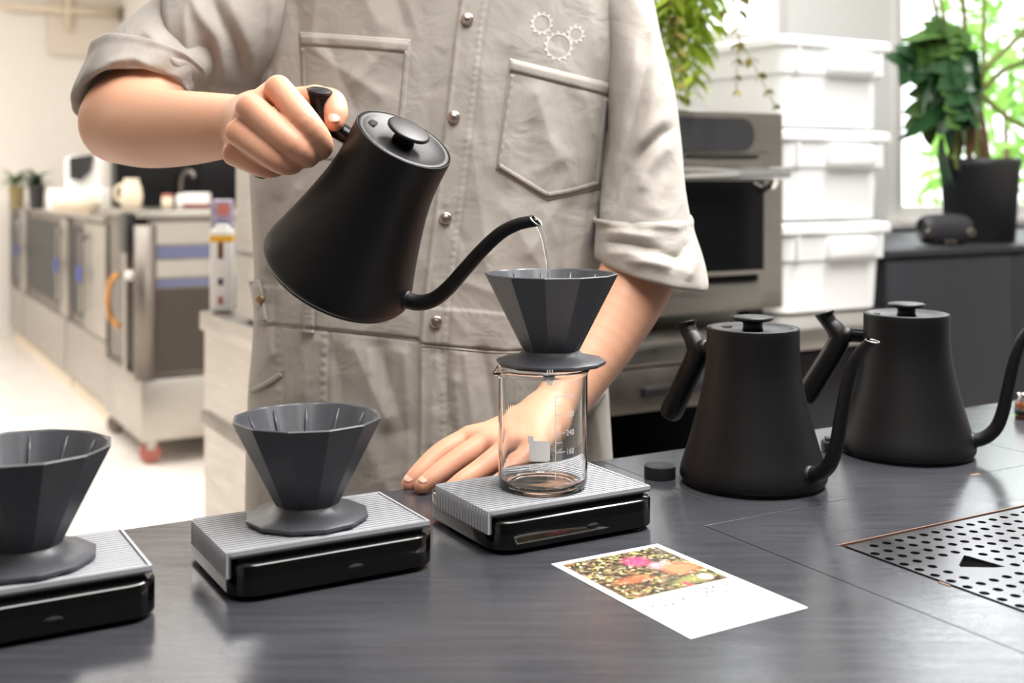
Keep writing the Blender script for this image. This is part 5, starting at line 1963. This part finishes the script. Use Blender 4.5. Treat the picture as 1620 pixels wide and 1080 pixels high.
# row of glass-fronted steel units
for i, (n0, n1, doors, lab) in enumerate(((5.85, 7.0, ((6.42, 6.93),), 'steel unit with a narrow dark glass door, nearest to the kitchen machine'),
                                          (7.02, 8.72, ((7.16, 8.62),), 'steel unit with one wide dark glass front, farther along the row'),
                                          (8.74, 9.5, ((8.86, 9.4),), 'steel unit with a dark glass front, cut by the left edge'))):
    U = empty('glass_front_unit', TF(1.5, (n0 + n1) / 2, 0))
    tag(U, lab, 'unit', 'glass fronted steel units in the row')
    e0 = 1.12
    ebox('carcass', e0 + 0.02, 1.80, n0, n1, 0.08, 0.985, M_steeld, U)
    ebox('top', e0 - 0.01, 1.82, n0, n1, 0.985, 1.02, M_steel, U, 0.004)
    ebox('plinth', e0 + 0.04, 1.78, n0 + 0.01, n1 - 0.01, 0.0, 0.08, M_cream, U)
    ebox('lower_panel', e0 + 0.005, e0 + 0.02, n0 + 0.01, n1 - 0.01, 0.10, 0.40, M_steel, U, 0.003)
    edges = [n0] + [q for d_ in doors for q in d_] + [n1]
    for q in range(0, len(edges), 2):
        ebox('post', e0, e0 + 0.02, edges[q] + 0.004, edges[q + 1] - 0.004, 0.41, 0.97, M_steel, U, 0.003)
    for a, b in doors:
        ebox('glass_door', e0 + 0.008, e0 + 0.018, a, b, 0.46, 0.93, M_unitglass, U)
        ebox('handle', e0 - 0.03, e0 - 0.015, a - 0.05, a - 0.03, 0.50, 0.92, M_steel, U, 0.004)
        ebox('handle_post', e0 - 0.016, e0 + 0.001, a - 0.05, a - 0.03, 0.88, 0.90, M_steel, U)
        ebox('tag', e0 - 0.034, e0 - 0.031, a - 0.08, a - 0.01, 0.66, 0.74, M_blue, U)

# things standing on the row
ZT = 1.06


def row_obj(name, label, cat, x, y0, d):
    """thing standing at photo column x on the surface ZT/1.02 at depth d"""
    p_ = P(x, y0, d)
    r = empty(name, Vector((p_.x, p_.y, y0 if False else 0)))
    return r


def on_row(x, d, z):
    p_ = P(x, 0, d)
    return Vector((p_.x, p_.y, z))


g0 = on_row(130, 6.35, 1.02)
gr = tag(empty('white_grinder', g0), 'white appliance with a slanted black screen on the kitchen row', 'appliance')
bm = bmesh.new()
box_bm(bm, (0, 0, 0.06), (0.30, 0.24, 0.12), None, 0.02, 3)
bm_obj('base', bm, M_white, gr, local=True, angle=40)
bm = bmesh.new()
box_bm(bm, (0.0, 0.05, 0.20), (0.20, 0.12, 0.20), None, 0.03, 3)
bm_obj('column', bm, M_white, gr, local=True, angle=40)
sv = [(-0.055, -0.045, 0.29), (0.075, -0.045, 0.305), (0.060, -0.060, 0.215), (0.010, -0.062, 0.165), (-0.045, -0.060, 0.175)]
V = [Vector(v) for v in sv] + [Vector(v) + Vector((0, 0.03, 0)) for v in sv]
F = [(0, 1, 2, 3, 4), (9, 8, 7, 6, 5)] + [(i, i + 5, (i + 1) % 5 + 5, (i + 1) % 5) for i in range(5)]
mesh_obj('screen', V, F, M_black, gr, smooth=False, local=True)
sk = on_row(120, 5.95, 1.02)
sv, sf = [], []
for i in range(11):
    x = -0.13 + 0.26 * i / 10
    rr = 0.058 * (1 - abs(2 * i / 10 - 1) ** 3.5) ** 0.5 + 0.004
    for a in np.linspace(0, 2 * math.pi, 20, endpoint=False):
        sv.append((x, 0.08 * rr / 0.058 * math.cos(a), max(0.0, 0.052 + rr * math.sin(a))))
for i in range(10):
    for k in range(20):
        k2 = (k + 1) % 20
        sf.append((i * 20 + k, i * 20 + k2, (i + 1) * 20 + k2, (i + 1) * 20 + k))
sf += [tuple(range(20)), tuple(reversed(range(200, 220)))]
so = mesh_obj('flour_sack', sv, sf, M_cream, None, M=Matrix.Translation(sk))
tag(so, 'cream coloured sack lying in front of the white appliance', 'sack')
jg = on_row(208, 5.33, 1.06)
j_ = tag(empty('white_jug', jg), 'white jug with a handle on the kitchen machine', 'jug')
mesh_obj('vessel', *rot_lathe([(0.035, 0), (0.045, 0.01), (0.05, 0.06), (0.042, 0.10), (0.032, 0.125), (0.034, 0.135), (0.028, 0.135), (0.028, 0.12), (0.0001, 0.11)], 28), M_cream, j_, local=True)
mesh_obj('handle', *tube(catmull([(-0.04, 0, 0.11), (-0.07, 0, 0.09), (-0.072, 0, 0.05), (-0.045, 0, 0.025)], 5), 0.007, 10), M_cream, j_, local=True)
for (x, m_, lab) in ((265, M_cream, 'small cream jar with a lid left of the tap'), (288, M_white, 'small white jar with a lid right of the tap')):
    q = on_row(x, 5.35, 1.06)
    j_ = tag(empty('jar', q), lab, 'jar', 'jars on the kitchen machine')
    mesh_obj('pot', *rot_lathe([(0.022, 0), (0.026, 0.003), (0.026, 0.045), (0.022, 0.05)], 24), m_, j_, local=True)
    mesh_obj('lid', *rot_lathe([(0.024, 0.05), (0.025, 0.052), (0.025, 0.062), (0.0001, 0.064)], 24), M_redcap if x == 265 else M_white, j_, local=True)
q = on_row(312, 5.3, 1.06)
j_ = tag(empty('pale_box', q), 'pale box with a red lower band beside the jars', 'box')
bm = bmesh.new()
box_bm(bm, (0, 0, 0.045), (0.11, 0.06, 0.05), None, 0.004)
bm_obj('carton', bm, M_white, j_, local=True)
bm = bmesh.new()
box_bm(bm, (0, 0, 0.010), (0.11, 0.06, 0.02), None, 0.003)
bm_obj('red_band', bm, mat('dull_red', srgb(130, 70, 62), 0.6), j_, local=True)
q = on_row(286, 5.62, 1.06)
tp = tag(empty('tap', q), 'curved steel tap above the kitchen machine', 'tap')
mesh_obj('spout', *tube(catmull([(0, 0, 0), (0, 0, 0.12), (0.02, -0.01, 0.16), (0.06, -0.03, 0.165), (0.075, -0.04, 0.14)], 6), 0.010, 12), M_steeld, tp, local=True)
mesh_obj('base', *rot_lathe([(0.025, 0), (0.025, 0.01), (0.014, 0.02)], 20), M_steeld, tp, local=True)
dk = tag(empty('black_splashback', TF(1.7, 5.82, 1.06)), 'black cupboard behind the tap, partly hidden by the forearm', 'cupboard')
ebox('carcass', 1.14, 1.90, 5.70, 5.84, 1.06, 1.36, M_unitglass, dk, 0.004)
ebox('door', 1.15, 1.51, 5.69, 5.70, 1.07, 1.35, M_unitglass, dk, 0.003)
ebox('door', 1.52, 1.89, 5.69, 5.70, 1.07, 1.35, M_unitglass, dk, 0.003)
for (x, d_, hh, lab) in ((26, 7.0, 0.16, 'leafy herb in a tan pot at the left edge of the row'), (58, 6.7, 0.15, 'dark leafy herb beside the tan potted one')):
    q = on_row(x, d_, 1.02)
    h_ = tag(empty('herb_pot', q), lab, 'plant', 'small herbs on the row')
    mesh_obj('pot', *rot_lathe([(0.032, 0), (0.036, 0.003), (0.044, 0.12), (0.047, 0.122), (0.047, 0.135), (0.040, 0.135), (0.0001, 0.125)], 28), mat('tan_pot', srgb(150, 136, 96), 0.8) if x == 26 else M_pot, h_, local=True)
    rs = random.Random(x)
    for k in range(26):
        a = rs.uniform(0, 6.28)
        vf = leaf(0.10, 0.035, 0.35, 0.2, 6)
        mesh_obj('leaf', *place(vf, (0.012 * math.cos(a), 0.012 * math.sin(a), 0.125 + rs.uniform(0, .07)), (math.cos(a), math.sin(a), rs.uniform(0.1, 1.3))), M_leaf2 if x == 26 else M_leaf, h_, local=True)
# wall rail with a knob on the far wall
NWL = 9.58
q = P(70, 45, 10.2)
e_q = EN(q)[0]
wr_ = tag(empty('wall_rail', TF(e_q, NWL, 2.3)), 'pale pipe rail with a dark knob on the far cream wall', 'rail')
zq = 1.19 + (284 - 42) / 1850 * 10.0
mesh_obj('pipe', *tube([TF(e_q - 0.5, NWL - 0.05, zq), TF(e_q + 0.45, NWL - 0.05, zq)], 0.03, 12), M_cream, wr_)
mesh_obj('pipe', *tube([TF(e_q - 0.02, NWL - 0.05, zq + 0.6), TF(e_q - 0.02, NWL - 0.05, zq - 0.15)], 0.025, 12), M_cream, wr_)
mesh_obj('knob', *tube([TF(e_q + 0.42, NWL - 0.02, zq), TF(e_q + 0.42, NWL - 0.12, zq)], 0.07, 16), mat('dark_knob', srgb(120, 108, 96), 0.7), wr_)
ebox('plate', e_q - 0.16, e_q + 0.55, NWL - 0.015, NWL, zq - 0.35, zq + 0.12, mat('plate_beige', srgb(226, 214, 202), 0.8), wr_)
